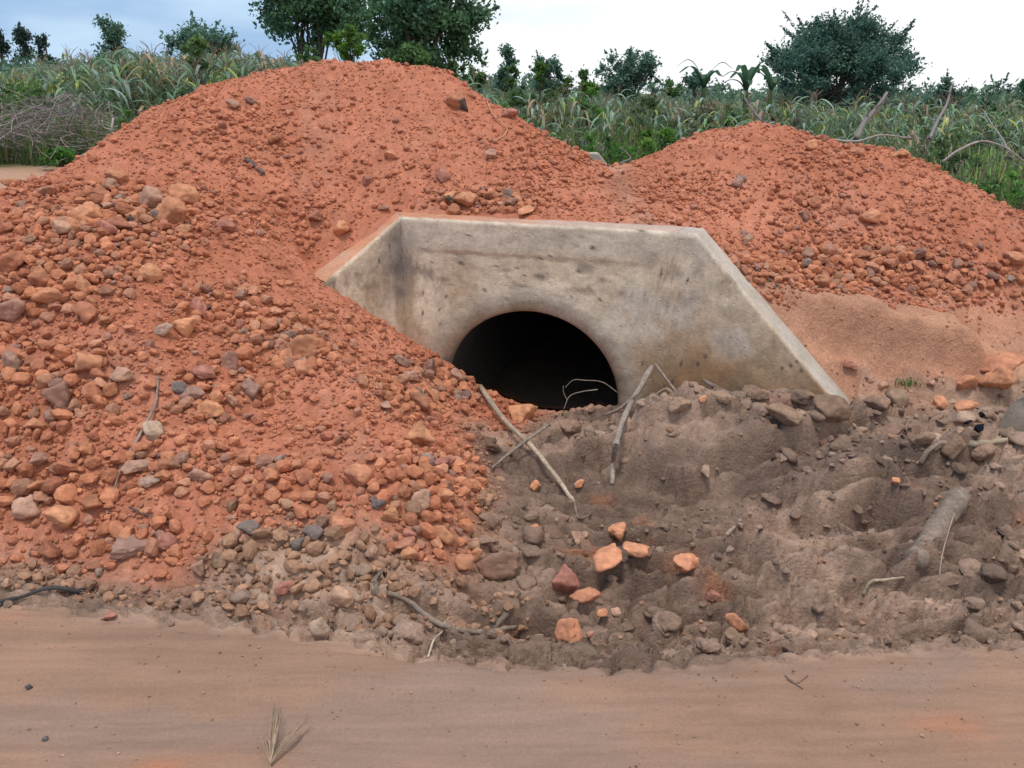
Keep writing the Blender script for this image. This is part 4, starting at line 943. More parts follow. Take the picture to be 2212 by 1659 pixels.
def colours(n, a, v, u):
    c = PAL[rng.choice(len(PAL), n, p=PW)] * rng.uniform(0.72, 1.06, (n, 1)) * np.array((1.0, 0.94, 0.97))
    m = ((a < 0.45) & ~((u > 1500) & (v < 740))) | ((v > 1090) & (u > 430) & (u < 900) & (rng.random(n) < 0.3)); mc = np.array((0.29, 0.165, 0.105)) * rng.uniform(0.75, 1.35, (n, 1))
    dd = np.clip(density(u, v) * 1.6, 0, 1)[:, None]; c = c * (0.35 + 0.65 * dd) + np.array((0.48, 0.182, 0.108)) * rng.uniform(0.85, 1.1, (n, 1)) * (0.65 - 0.65 * dd)
    return np.where(m[:, None], mc, c)
sel = []
x, y, zz, u, v, a = candidates(230000)
den = density(u, v); clus = sm(-0.35, 0.35, fbm(x * 2.2, y * 2.2, 401, 3))
verge = (a <= 0.3) * (y < road_edge(x) + 0.5) * 0.25 * (u < 1150)
pr = np.clip(den * (0.35 + 0.75 * clus) * (a > 0.15) + verge + 0.010 * (a > 0.4) + 0.002, 0, 1)
keep = np.where(rng.random(len(x)) < pr)[0]
rad = 0.0105 + 0.030 * rng.random(len(x)) ** 2.4; rad = rad * (0.62 + 0.45 * np.clip(den, 0, 1))
order = keep[np.argsort(-rad[keep])]
for i in order:
    if len(sel) >= 11500: break
    if clash(x[i], y[i], rad[i], 0.60): continue
    sel.append(i); grid.setdefault((int(x[i] // 0.12), int(y[i] // 0.12)), []).append((x[i], y[i], rad[i]))
sel = np.array(sel)
A1 = mass(x[sel], y[sel], zz[sel], rad[sel], colours(len(sel), a[sel], v[sel], u[sel]), SMALL, ICO2[1], 0.22)
x, y, zz, u, v, a = candidates(150000)
den = density(u, v); clus = sm(-0.3, 0.4, fbm(x * 3.1, y * 3.1, 402, 3))
pr = np.clip((a > 0.15) * (0.22 + 0.5 * den + 0.5 * clus) + (a <= 0.15) * 0.05 + (a <= 0.3) * (np.abs(y - road_edge(x) - 0.2) < 0.25) * 0.25, 0, 1)
sel = np.where(rng.random(len(x)) < pr)[0][:44000]
rt_ = 0.0035 + 0.0075 * rng.random(len(sel)) ** 2
A2 = mass(x[sel], y[sel], zz[sel], rt_, colours(len(sel), a[sel], v[sel], u[sel]), TINY, ICO1[1], 0.25)
y = rng.uniform(1.25, 2.6, 9000); x = rng.uniform(-1, 1, 9000) * (0.6 + 0.72 * y); on = np.where((y < road_edge(x) - 0.02) & (rng.random(9000) < 0.08 + 0.5 * np.exp(-(road_edge(x) - y) / 0.12)))[0]; y = y[on]; x = x[on]
A3 = mass(x, y, ground(x, y), 0.0014 + 0.004 * rng.random(len(x)) ** 3, np.array((0.33, 0.21, 0.145)) * rng.uniform(0.6, 1.25, (len(x), 1)), TINY, ICO1[1], 0.25)
vv = np.vstack([A1[0], A2[0], A3[0]]); ff = np.vstack([A1[1], A2[1] + len(A1[0]), A3[1] + len(A1[0]) + len(A2[0])]); tt = np.vstack([A1[2], A2[2], A3[2]])
tag(link('gravel', mesh_np('gravel', vv, ff, tt, smooth=False), M_GRAVEL), 'small loose stones and grit strewn over the orange piles and verge', 'gravel', kind='stuff')

# crumbs of broken mud, uncounted
n_ = 60000; y = np.sqrt(rng.uniform(1.9 ** 2, 4.6 ** 2, n_)); x = rng.uniform(-1, 1, n_) * (0.55 + 0.68 * y)
MUDG = mud.reshape(NY, NX)
def grid_at(G, x, y):
    j = np.clip((x / (HA + HB * y) + 1) / 2 * (NX - 1), 0, NX - 1).astype(int); i = np.clip(np.log(np.maximum(y, Y0) / Y0) / math.log(Y1 / Y0) * (NY - 1), 0, NY - 1).astype(int); return G[i, j]
wd, wi = wall_dist(x, y); mk = grid_at(MUDG, x, y) * (~(wi & (wd > -0.03) & (wd < TH + .05)))
dn = sm(0.0, 0.5, fbm(x * 1.6, y * 2.6, 501, 4) + 0.1) + 1.2 * np.exp(-((y - road_edge(x) - 0.15) / 0.12) ** 2)
kp = np.where(rng.random(n_) < 0.22 * mk * dn)[0][:8000]
r_ = 0.0035 + 0.020 * rng.random(len(kp)) ** 5
mcol = lerp3((0.15, 0.10, 0.076), (0.30, 0.205, 0.153), rng.random(len(kp)))
big_ = r_ > 0.009
B1 = mass(x[kp][big_], y[kp][big_], ground(x[kp], y[kp])[big_], r_[big_], mcol[big_], SMALL, ICO2[1], 0.35)
B2 = mass(x[kp][~big_], y[kp][~big_], ground(x[kp], y[kp])[~big_], r_[~big_], mcol[~big_], TINY, ICO1[1], 0.3)
# broken slabs and lumps of the same mud, half sunk in it
MID_V, MID_F = ico(3); MID = [rock(MID_V, 640 + k, planes=[7, 9, 12][k % 3], soft=0.05, rough=0.10, lo=0.45) for k in range(10)]
TG = tint.reshape(NY, NX, 3)
dl = np.clip(sm(0.0, 0.45, fbm(x * 1.5 + 3, y * 2.6, 502, 4)) + 1.3 * np.exp(-((y - 3.88) / 0.22) ** 2) * (x > 0.35) + 0.9 * np.exp(-((y - road_edge(x) - 0.22) / 0.10) ** 2) + 0.5 * (x > 1.5), 0, 1.4) * (1 - 0.75 * np.exp(-(((x - 0.55) / 0.4) ** 2 + ((y - 2.75) / 0.3) ** 2)))
kl = np.where(rng.random(n_) < 0.042 * mk * dl)[0][:1500]
rl = 0.014 + 0.050 * rng.random(len(kl)) ** 2.6
B3 = mass(x[kl], y[kl], ground(x[kl], y[kl]), rl, grid_at(TG, x[kl], y[kl]) * rng.uniform(0.8, 1.25, (len(kl), 1)), MID, MID_F, 0.5, 0.6)
tag(link('mud_lumps', mesh_np('mud_lumps', B3[0], B3[1], B3[2], smooth=True), M_MUD), 'broken half sunken lumps of drying mud in front of the culvert', 'mud lumps', kind='stuff')
tag(link('mud_crumbs', mesh_np('mud_crumbs', np.vstack([B1[0], B2[0]]), np.vstack([B1[1], B2[1] + len(B1[0])]), np.vstack([B1[2], B2[2]]), smooth=False), M_GRAVEL), 'crumbs of broken drying mud scattered over the mud', 'mud crumbs', kind='stuff')

# mud clods that can be picked out
CL = [(1700, 905, 96, 46, 'wide smooth mud clod on the bank under the wing wall'), (1790, 925, 84, 60, 'tall rounded mud clod on the bank near the wing tip'), (1560, 860, 46, 30, 'mud clod under the slanting stick by the wall'), (1640, 868, 40, 28, 'mud clod on the bank below the middle of the wing'),
      (1740, 868, 44, 26, 'mud clod touching the base of the wing wall'), (1900, 880, 60, 40, 'brown mud clod just right of the wing tip'), (1935, 865, 56, 60, 'upright mud clod right of the wing tip'), (1920, 935, 70, 40, 'smooth mud clod below the wing tip'), (1470, 905, 50, 36, 'mud clod near the forked stick'),
      (1590, 1385, 64, 36, 'elongated mud clod under the pointed rock'), (640, 1185, 40, 40, 'grey mud lump with a cracked face below the spill'), (680, 1165, 50, 38, 'grey mud lump right of the cracked one below the spill'), (540, 1150, 50, 36, 'grey mud lump left of the cracked one below the spill'),
      (1060, 1140, 50, 34, 'dark mud clod at the right foot of the spill'), (1040, 1170, 56, 26, 'flat dark mud clod at the right foot of the spill'), (1230, 935, 50, 34, 'round mud lump in front of the pipe mouth'), (2060, 1000, 60, 50, 'broad mud clod left of the grey slab on the right'), (1990, 960, 50, 36, 'mud clod near the charcoal bits')]
for k, (u, v, w, h, lab) in enumerate(CL):
    p, t = hit(u, v + h * 0.1); hw, hh = w * t / FPX / 2, h * t / FPX / 2
    add_stone(p[0], p[1] + 0.2 * hh, hw, hw * 0.8, hh * 1.1, [(0.275, 0.175, 0.118), (0.25, 0.158, 0.107), (0.30, 0.195, 0.132)][k % 3] if k not in (10, 11, 12) else (0.19, 0.15, 0.125), lab, 9000 + k, sink=0.4, group='mud clods on the bank', name='mud_clod', cat='mud clod', rz=R_.uniform(-0.3, 0.3), tilt=0.2)

# ------------------------------------------------------------------ sticks, log, charcoal, slab, dry grass
def stick_pts(px):
    out = []
    for q in px:
        u, v = q[0], q[1]; lift = q[2] if len(q) > 2 else 0.008
        if len(q) > 3: out.append(at_y(u, v, q[3])); continue
        p, t = hit(u, v); out.append((p[0], p[1], float(ground(p[0], p[1])) + lift))
    return np.array(out)
def stick(name, label, px, r0, r1, col, cat='stick', group='dead sticks lying on the mud and stones', rough=0.12, n=8, sides=None, knots=True):
    p = stick_pts(px); q = smooth_path(p, 7)
    q[1:-1] += (np.random.default_rng(len(label)).random((len(q) - 2, 3)) - 0.5) * r0 * 0.12
    g = Geo(); rad = np.linspace(r0, r1, len(q))
    if knots: rad = rad * (1 + 0.16 * np.exp(-((np.arange(len(q)) % 9 - 4) / 1.2) ** 2))
    base = np.asarray(col); t = np.repeat(base[None] * (0.85 + 0.3 * np.random.default_rng(3).random((len(q), 1))), n, 0); t = np.vstack([t, base * 1.25, base * 1.25])
    g.tube(q, rad, n, t, rough, seed=len(label))
    for s in (sides or []):
        sp = smooth_path(stick_pts(s[0]), 6); g.tube(sp, np.linspace(s[1], s[2], len(sp)), 6, base * s[3] if len(s) > 3 else base, rough, seed=5)
    o = empty(name, tuple(p.mean(0)), label, cat, group) if False else None
    org = p.mean(0); org[2] = p[:, 2].min()
    return tag(link(name, g.mesh(name, org), M_WOOD, loc=tuple(org)), label, cat, group)
PALE, GREYW, DARKW, BROWNW = (0.38, 0.295, 0.215), (0.26, 0.205, 0.165), (0.09, 0.075, 0.065), (0.24, 0.175, 0.13)
stick('stick', 'long pale bare stick slanting down from the pipe mouth into the mud', [(1038, 852, .05), (1085, 920, .05), (1150, 990, .06), (1200, 1045, .04), (1240, 1092, .01)], 0.016, 0.010, PALE)
stick('stick', 'thin grey twig crossing over the long pale stick', [(1186, 946, .07), (1150, 975, .085), (1100, 1000, .05), (1064, 1022, .03)], 0.009, 0.006, GREYW)
stick('stick', 'forked grey stick leaning upright against the wall right of the pipe', [(1408, 793, 0, 4.30), (1375, 850, 0, 4.06), (1347, 905, 0, 3.80), (1331, 960, 0, 3.55), (1324, 1010, .03), (1322, 1052, .012)], 0.017, 0.012, (0.29, 0.235, 0.19),
      sides=[([(1376, 850, 0, 3.98), (1340, 882, 0, 4.0), (1305, 897, 0, 4.08)], 0.011, 0.006)])
stick('stick', 'short thin twig stuck upright in the mud against the wall', [(1415, 786, 0, 4.36), (1440, 820, 0, 4.26), (1466, 853, 0, 4.14)], 0.009, 0.007, GREYW)
stick('stick', 'brown stick sloping down the mud bank under the wing wall', [(1517, 820, 0, 4.16), (1560, 843, 0, 4.05), (1610, 862, 0, 3.96), (1656, 878, 0, 3.9)], 0.010, 0.012, (0.2, 0.155, 0.125))
stick('log', 'thick grey log half sunk in the mud on the right', [(2072, 1080, .015), (2045, 1120, .02), (2012, 1165, .012), (1980, 1208, -.015)], 0.045, 0.042, (0.22, 0.165, 0.13), cat='log', n=18, rough=0.10, group=None, knots=True)
stick('stick', 'long curved root half buried along the road edge', [(838, 1292, .02), (880, 1318, .025), (945, 1352, .012), (1030, 1370, .008), (1118, 1368, .012)], 0.010, 0.008, (0.23, 0.175, 0.135), sides=[([(1065, 1368, .01), (1095, 1335, .015), (1118, 1292, .02)], 0.011, 0.014, 0.7)])
stick('stick', 'pale curly root dangling onto the road edge', [(962, 1346, .012), (956, 1372, .012), (938, 1392, .008), (925, 1422, .005)], 0.0035, 0.003, (0.45, 0.36, 0.27), knots=False)
stick('stick', 'blackened branch lying on the verge at the lower left', [(-10, 1308, .01), (50, 1300, .015), (110, 1286, .02), (175, 1287, .01)], 0.005, 0.008, (0.06, 0.055, 0.055), sides=[([(150, 1287, .012), (180, 1278, .01), (205, 1276, .006)], 0.005, 0.003), ([(20, 1303, .012), (-5, 1316, .006)], 0.006, 0.004)])
stick('stick', 'thin bent twig on the stones of the left flank', [(342, 818, .012), (338, 880, .02), (318, 930, .03), (285, 985, .02), (258, 1010, .01)], 0.004, 0.008, (0.27, 0.2, 0.165))
stick('stick', 'short dark stick high on the left flank', [(533, 350, .015), (550, 362, .015), (570, 380, .012)], 0.016, 0.013, (0.13, 0.10, 0.09))
stick('stick', 'hair thin twig at the lower left of the stones', [(268, 1010, .02), (255, 1050, .02), (240, 1090, .01), (228, 1125, .01)], 0.003, 0.003, (0.26, 0.19, 0.15), knots=False)
stick('stick', 'dark twig arching over the stones at the pile foot', [(282, 1108, .02), (320, 1125, .025), (372, 1140, .008)], 0.004, 0.003, (0.12, 0.09, 0.08), knots=False)
stick('stick', 'small pale stick in the mud beside a hoof hole', [(1570, 1162, .012), (1585, 1147, .014), (1600, 1130, .014)], 0.008, 0.007, (0.33, 0.26, 0.21))
stick('stick', 'pale split twig bridging a hole in the right mud', [(1862, 1300, .012), (1878, 1272, .03), (1905, 1266, .025), (1950, 1262, .012)], 0.006, 0.005, (0.38, 0.31, 0.22))
stick('stick', 'flat piece of pale wood beside the grey slab', [(2092, 968, .015), (2130, 972, .02), (2172, 960, .02)], 0.017, 0.013, (0.36, 0.28, 0.2))
stick('root', 'curved exposed root in the mud at the right', [(1985, 1010, .01), (2005, 985, .03), (2035, 975, .035), (2052, 990, .02), (2045, 1010, .01)], 0.012, 0.009, (0.27, 0.2, 0.15), cat='root', group=None)
stick('root', 'thin pale roots poking over the lip of the pipe', [(1335, 860, .03), (1300, 857, .07), (1262, 853, .09), (1238, 848, .08), (1220, 855, .05)], 0.003, 0.002, (0.30, 0.235, 0.19), cat='root', group=None, knots=False,
      sides=[([(1290, 866, .05), (1255, 866, .05), (1230, 878, .04), (1218, 890, .02)], 0.004, 0.002), ([(1225, 878, .04), (1217, 870, .06), (1216, 866, .07)], 0.003, 0.002)])
stick('root', 'tiny pale root loop on the mud right of the forked stick', [(1408, 872, .02), (1430, 862, .05), (1445, 862, .05), (1455, 872, .02)], 0.004, 0.003, (0.34, 0.27, 0.22), cat='root', group=None, knots=False)
stick('stick', 'small brown stick on the mud below the pale stick foot', [(1275, 1118, .01), (1250, 1128, .012), (1240, 1095, .02)], 0.006, 0.005, (0.2, 0.15, 0.12))
stick('stick', 'thin dry straw standing in the right mud', [(2025, 1268, .0), (2030, 1225, .05), (2050, 1160, .1)], 0.003, 0.002, (0.36, 0.26, 0.2), knots=False)
stick('stick', 'grey bent twig at the foot of the mud coated stones', [(815, 1290, .01), (812, 1265, .02), (832, 1240, .02)], 0.007, 0.005, (0.17, 0.14, 0.12))
stick('root', 'thin orange roots hanging on the right slope of the tall pile', [(1052, 225, .02), (1065, 255, .02), (1085, 275, .03), (1095, 290, .02), (1075, 305, .01), (1050, 302, .01)], 0.005, 0.004, (0.5, 0.26, 0.15), cat='root', group=None, knots=False)
# charcoal
for k, (u, v, w, lab) in enumerate([(2085, 920, 28, 'black charcoal bit left of the pair on the right mud'), (2112, 935, 30, 'largest black charcoal bit on the right mud'), (2118, 908, 22, 'uppermost black charcoal bit on the right mud'), (2104, 942, 20, 'blue black charcoal crumb under the largest bit')]):
    p, t = hit(u, v); s = w * t / FPX / 2
    o = add_stone(p[0], p[1], s, s * 0.8, s * 0.6, (0.012, 0.014, 0.02), lab, 9500 + k, sink=-0.15, group='charcoal bits in the mud', name='charcoal', cat='charcoal')
# the smooth grey slab standing at the right edge
def slab():
    p = np.array(at_y(2168, 985, 3.55)); org = np.array((p[0], 3.55, float(ground(p[0], 3.55)) - 0.05))
    prof = [(-0.01, -0.15), (0.0, 0.05), (0.015, 0.12), (0.035, 0.18), (0.07, 0.222), (0.12, 0.245), (0.2, 0.25), (0.30, 0.24), (0.34, 0.2), (0.35, -0.15)]
    prof = smooth_path([(a, 0, b) for a, b in prof], 4); n = len(prof); g = Geo()
    ctr = np.array((0.18, 0, 0.05)); rows = []; ts = []
    for y_, s in ((0.0, 0.86), (0.006, 0.94), (0.02, 1.0), (0.10, 1.0), (0.115, 0.95)):
        q = ctr + (prof - ctr) * s; q[:, 1] = y_ - 0.05 * q[:, 2]; rows.append(q)
        k = sm(0.20, 0.23, q[:, 2] + 0.02 * fbm(q[:, 0] * 20, q[:, 2] * 20, 9, 3)); ts.append(lerp3((0.27, 0.215, 0.165), (0.10, 0.09, 0.08), 0.9 * k))
    v = np.vstack(rows); t = np.vstack(ts); f = []
    for r in range(4):
        for c in range(n): c2 = (c + 1) % n; f.append((r * n + c, r * n + c2, (r + 1) * n + c2, (r + 1) * n + c))
    v = np.vstack([v, ctr + (0, -0.001, 0), ctr + (0, 0.116, 0)]); t = np.vstack([t, (0.33, 0.30, 0.26), (0.33, 0.30, 0.26)])
    for c in range(n):
        c2 = (c + 1) % n; f.append((len(v) - 2, c2, c, len(v) - 2)); f.append((len(v) - 1, 4 * n + c, 4 * n + c2, len(v) - 1))
    g.add(v, f, t)
    tag(link('slab', g.mesh('slab'), M_CONC, loc=tuple(org)), 'smooth grey rounded slab with a dark top standing at the right picture edge', 'slab')
slab()
# dry pine-like needles on the road
def sprig(label, root, tips, spread, n, seed):
    r = random.Random(seed); p0 = np.array(at_z(*root, 0.006)); g = Geo()
    for k in range(n):
        tu, tv = tips[k % len(tips)]; q = np.array(at_z(tu + r.uniform(-spread, spread), tv + r.uniform(-spread, spread) * 0.5, 0.01)); m = (p0 + q) / 2 + np.array((r.uniform(-.008, .008), r.uniform(-.008, .008), r.uniform(.008, .02)))
        g.tube(smooth_path([p0, m, q], 4), np.linspace(0.0013, 0.0006, 9), 4, np.array((0.36, 0.26, 0.18)) * r.uniform(0.6, 1.25))
    tag(link('dry_grass_sprig', g.mesh('dry_grass_sprig', p0), M_WOOD, loc=tuple(p0)), label, 'dry grass')
sprig('splayed sprig of dry brown needles lying on the road', (584, 1652), [(597, 1530), (600, 1518), (604, 1540), (660, 1560), (668, 1552), (645, 1570), (566, 1590)], 7, 30, 3)
for k, (px, lab) in enumerate([(((1695, 1462), (1712, 1475), (1735, 1492)), 'hair thin dark twig lying on the road at right'), (((1700, 1470), (1720, 1478), (1745, 1462)), 'second thin dark twig across the first on the road')]):
    stick('twig', lab, [(a, b, .004) for a, b in px], 0.0022, 0.0015, (0.2, 0.13, 0.1), cat='twig', group=None, knots=False)
p, t = hit(97, 1600); add_stone(p[0], p[1], .011, .009, .007, (0.13, 0.11, 0.10), 'small dark pebble alone on the road at lower left', 9601, sink=.3)
p, t = hit(62, 1487); add_stone(p[0], p[1], .014, .010, .009, (0.07, 0.06, 0.055), 'black burnt lump on the road near the left verge', 9602, sink=.3)

# small grass tufts on the bank
def blades(n, base, spread, h, w, cols, seed, lean=0.5):
    r = np.random.default_rng(seed); g = Geo()
    for k in range(n):
        a = r.uniform(0, 6.28); b = np.array(base) + np.array((r.normal() * spread, r.normal() * spread * 0.7, 0)); hh = h * r.uniform(0.5, 1.1); l = lean * r.uniform(0.3, 1)
        d = np.array((math.cos(a), math.sin(a), 0)); pts = [b, b + d * l * hh * 0.3 + np.array((0, 0, hh * 0.6)), b + d * l * hh + np.array((0, 0, hh * (1 - 0.4 * l)))]
        g.strip(smooth_path(pts, 2), w * np.array((1, 1, 0.9, 0.6, 0.1)), np.array((-d[1], d[0], 0)), np.array(cols[r.integers(len(cols))]) * r.uniform(0.7, 1.2), 0.2)
    return g
for u, v, n, h, lab in [(1955, 832, 60, 0.05, 'small green grass tuft on the sandy bank'), (1218, 900, 16, 0.03, 'tiny green sprout on the mud at the pipe mouth'), (2150, 872, 10, 0.025, 'tiny green sprout below the right edge boulders')]:
    p, t = hit(u, v); p = (p[0], p[1], float(ground(p[0], p[1])) - 0.003)
    tag(link('grass_tuft', blades(n, (0, 0, 0), 0.035 if n > 20 else 0.012, h, 0.0025, [(0.10, 0.2, 0.05), (0.14, 0.24, 0.07)], int(u)).mesh('grass_tuft'), M_LEAF, loc=p), lab, 'grass tuft')

# ------------------------------------------------------------------ trees
def leaf_cloud(centers, rads, n, size, cols, seed, flat=0.8, droop=0.0, aspect=0.5):
    r = np.random.default_rng(seed); k = r.choice(len(centers), n, p=rads ** 2 / (rads ** 2).sum())
    d = r.normal(size=(n, 3)); d /= np.linalg.norm(d, axis=1)[:, None]; rr = rads[k] * np.minimum(np.abs(r.normal(size=n)), 1.9) * 0.62
    p = centers[k] + d * rr[:, None] * np.array((1, 1, flat))
    a = r.normal(size=(n, 3)); a[:, 2] -= droop; a /= np.linalg.norm(a, axis=1)[:, None]
    b = np.cross(a, r.normal(size=(n, 3))); b /= np.linalg.norm(b, axis=1)[:, None]
    s = size * r.uniform(0.6, 1.3, n)[:, None]; w = s * aspect
    v = np.stack([p - a * s, p - b * w, p + a * s, p + b * w], 1).reshape(-1, 3)
    f = np.arange(n * 4).reshape(-1, 4)
    cc = np.array(cols); cb = cc[r.integers(len(cc), size=len(centers))] * r.uniform(0.7, 1.3, (len(centers), 1))
    t = cb[k] * r.uniform(0.75, 1.25, (n, 1)); return v, f, np.repeat(t, 4, 0)
def tree(name, label, cat, y, u0, u1, v0, v1, dens, size, cols, seed, base=None, lean=0.0, trunk_r=0.12, clumps=40, cr=0.26, shape='round', bark=(0.12, 0.10, 0.085), group='trees beyond the field', aspect=0.5, stems=1, flat=0.8, low=None):
    """crown fills the picture box u0..u1, v0..v1 at distance y"""
    r = np.random.default_rng(seed)
    pa, pb = np.array(at_y(u0, v1, y)), np.array(at_y(u1, v0, y)); cx = (pa[0] + pb[0]) / 2; rx = (pb[0] - pa[0]) / 2; zt, zbm = pb[2], pa[2]; cz, rz = (zt + zbm) / 2, (zt - zbm) / 2
    bx = cx if base is None else at_y(base, 200, y)[0]; bz = float(field(bx, y)) - 0.05; B = np.array((bx, y, bz))
    root = empty(name, tuple(B), label, cat, group)
    d = r.normal(size=(clumps, 3)); d /= np.linalg.norm(d, axis=1)[:, None]; rr = r.uniform(0.05, 1, clumps) ** 0.42
    if shape == 'tall': d = np.stack([r.normal(size=clumps) * 0.42 * (1.05 - 0.6 * (h := r.random(clumps))), r.normal(size=clumps) * 0.42 * (1.05 - 0.6 * h), h * 2 - 1], -1); rr[:] = 1
    if shape == 'dome': d[:, 2] = np.where(d[:, 2] < 0, -np.abs(d[:, 2]) ** 2.2, d[:, 2]); d[:, :2] *= np.where(d[:, 2] < 0, 1.0 / np.maximum(np.hypot(d[:, 0], d[:, 1]), 0.5), 1.0)[:, None] ** 0.8; d[:, 2] *= np.where(d[:, 2] < 0, 1.6, 1)
    ck = cr * rx * r.uniform(0.65, 1.3, clumps)
    c = np.stack([d[:, 0] * rr * (rx - ck * 0.6), d[:, 1] * rr * (rx - ck * 0.6) * 0.8, d[:, 2] * rr * np.maximum(rz - ck * 0.5, rz * 0.5)], -1) + np.array((cx, y, cz)) - B
    n = int(dens); v, f, t = leaf_cloud(c, ck, n, size, cols, seed + 1, flat=flat, aspect=aspect)
    # leafy shoots that break the outline
    m = max(8, clumps // 2); jj = r.integers(0, clumps, m); out = c[jj] - (np.array((cx, y, cz)) - B) ; out /= np.linalg.norm(out, axis=1)[:, None] + 1e-6; out = out + r.normal(size=(m, 3)) * 0.35 + np.array((0, 0, 0.35))
    c2 = c[jj] + out * (ck[jj] * r.uniform(0.9, 1.7, m) * (0.55 if shape == 'tall' else 1.0))[:, None]
    kk = r.integers(0, m, n // 9); tq = r.random(n // 9)[:, None]; pc = c[jj][kk] * (1 - tq) + c2[kk] * tq
    v2, f2, t2 = leaf_cloud(pc, np.full(len(pc), max(size * 1.1, 0.05)), n // 9, size * 0.9, cols, seed + 2, aspect=aspect)
    crown = link('crown', mesh_np('crown', np.vstack([v, v2]), np.vstack([f, f2 + len(v)]), np.vstack([t, t2]), smooth=False), M_LEAF, root)
    g = Geo(); top = np.array((cx, y, cz + rz * 0.3)) - B
    for s in range(stems):
        off = np.array(((s - (stems - 1) / 2) * trunk_r * 3, 0, 0)); kx = (s - (stems - 1) / 2) * rx * 0.5
        trunk = smooth_path([off, off + top * 0.35 + np.array((lean + kx * 0.3, 0, 0)), top + np.array((kx, 0, 0))], 8); g.tube(trunk, np.linspace(trunk_r, trunk_r * 0.35, len(trunk)), 8, bark, 0.1, seed=s)
        for i in range(s, min(len(c), 26), stems):
            k = r.integers(len(trunk) // 3, len(trunk) - 2); a = trunk[k]; mid = (a + c[i]) / 2 + np.array((0, 0, 0.12 * np.linalg.norm(c[i] - a)))
            q = smooth_path([a, mid, c[i]], 4); g.tube(q, np.linspace(trunk_r * 0.4, trunk_r * 0.1, len(q)), 5, bark, 0.1)
        for i in range(s, len(c2), stems * 2):
            q = smooth_path([c[jj[i]], (c[jj[i]] + c2[i]) / 2, c2[i]], 3); g.tube(q, np.linspace(trunk_r * 0.1, trunk_r * 0.04, len(q)), 4, bark)
    link('trunk', g.mesh('trunk'), M_BARK, root)
    return root
DG = [(0.097, 0.191, 0.105), (0.128, 0.244, 0.123), (0.166, 0.306, 0.145), (0.110, 0.214, 0.133)]
BG = [(0.094, 0.180, 0.133), (0.117, 0.216, 0.152), (0.138, 0.245, 0.167)]
MG = [(0.092, 0.178, 0.058), (0.123, 0.224, 0.071), (0.085, 0.158, 0.064)]
LG = [(0.106, 0.216, 0.038), (0.142, 0.270, 0.043), (0.094, 0.194, 0.043)]
tree('tree', 'big dark leafy tree with leaning bare trunk left of the tallest tree', 'tree', 24, 542, 800, -190, 118, 30000, 0.07, DG, 11, base=690, lean=-0.15, trunk_r=0.085, clumps=110, cr=0.22, stems=2)
tree('tree', 'tallest dense dark green tree behind the top of the tall pile', 'tree', 22, 775, 1075, -230, 205, 36000, 0.07, DG, 12, base=900, trunk_r=0.2, clumps=130, cr=0.23)
tree('tree', 'low dark tree against the grey cloud behind the corn at left', 'tree', 38, 350, 520, 40, 165, 7500, 0.085, BG, 13, trunk_r=0.12, clumps=55, cr=0.24)
tree('tree', 'slender feathery tree standing tall left of the low dark tree', 'tree', 42, 203, 292, 36, 165, 3800, 0.085, BG, 14, trunk_r=0.08, clumps=34, cr=0.34, shape='tall')
for k, (u0, u1, v0, lab) in enumerate([(-25, 24, 54, 'slender far tree cut by the left picture edge'), (24, 80, 58, 'second slender far tree from the left edge'), (80, 92, 76, 'thin pole-like far tree in the left gap'), (92, 108, 72, 'thin far tree right of the pole-like one')]):
    tree('tree', lab, 'tree', 60, u0, u1, v0, 140, 1700 if k < 2 else 520, 0.12, [(0.045, 0.08, 0.065), (0.055, 0.095, 0.075)], 20 + k, trunk_r=0.08, clumps=16, cr=0.42 if k < 2 else 0.6, shape='tall')
tree('tree', 'small slim tree right of the tallest tree', 'tree', 26, 1060, 1130, 95, 205, 2600, 0.055, BG, 31, trunk_r=0.05, clumps=18, cr=0.36, shape='tall')
tree('tree', 'airy small tree with open branches right of the slim one', 'tree', 27, 1135, 1240, 108, 212, 3600, 0.055, BG, 32, trunk_r=0.05, clumps=36, cr=0.22)
tree('tree', 'narrow leafy tree between the two airy small trees', 'tree', 26, 1240, 1275, 140, 205, 500, 0.065, MG, 33, trunk_r=0.04, clumps=10, cr=0.5)
tree('tree', 'rounded small dark tree in the middle of the skyline', 'tree', 27, 1275, 1440, 103, 215, 7000, 0.055, BG, 34, trunk_r=0.07, clumps=60, cr=0.2, stems=2)
tree('tree', 'large round bushy tree on the right skyline', 'tree', 28, 1640, 2010, 22, 256, 56000, 0.058, [(0.086, 0.167, 0.134), (0.105, 0.198, 0.150), (0.121, 0.226, 0.158)], 35, trunk_r=0.12, clumps=150, cr=0.19, shape='dome', stems=3)
tree('tree', 'thin airy tree right of the large round tree', 'tree', 27, 2005, 2110, 158, 255, 2600, 0.05, BG, 36, trunk_r=0.045, clumps=32, cr=0.24)
tree('tree', 'dark tree at the right picture edge', 'tree', 24, 2185, 2290, 120, 260, 5000, 0.06, DG, 37, trunk_r=0.08, clumps=26, cr=0.3)
tree('tree', 'small bushy tree left of the banana plants', 'tree', 30, 1470, 1530, 150, 200, 900, 0.07, BG, 38, trunk_r=0.05, clumps=14, cr=0.35)
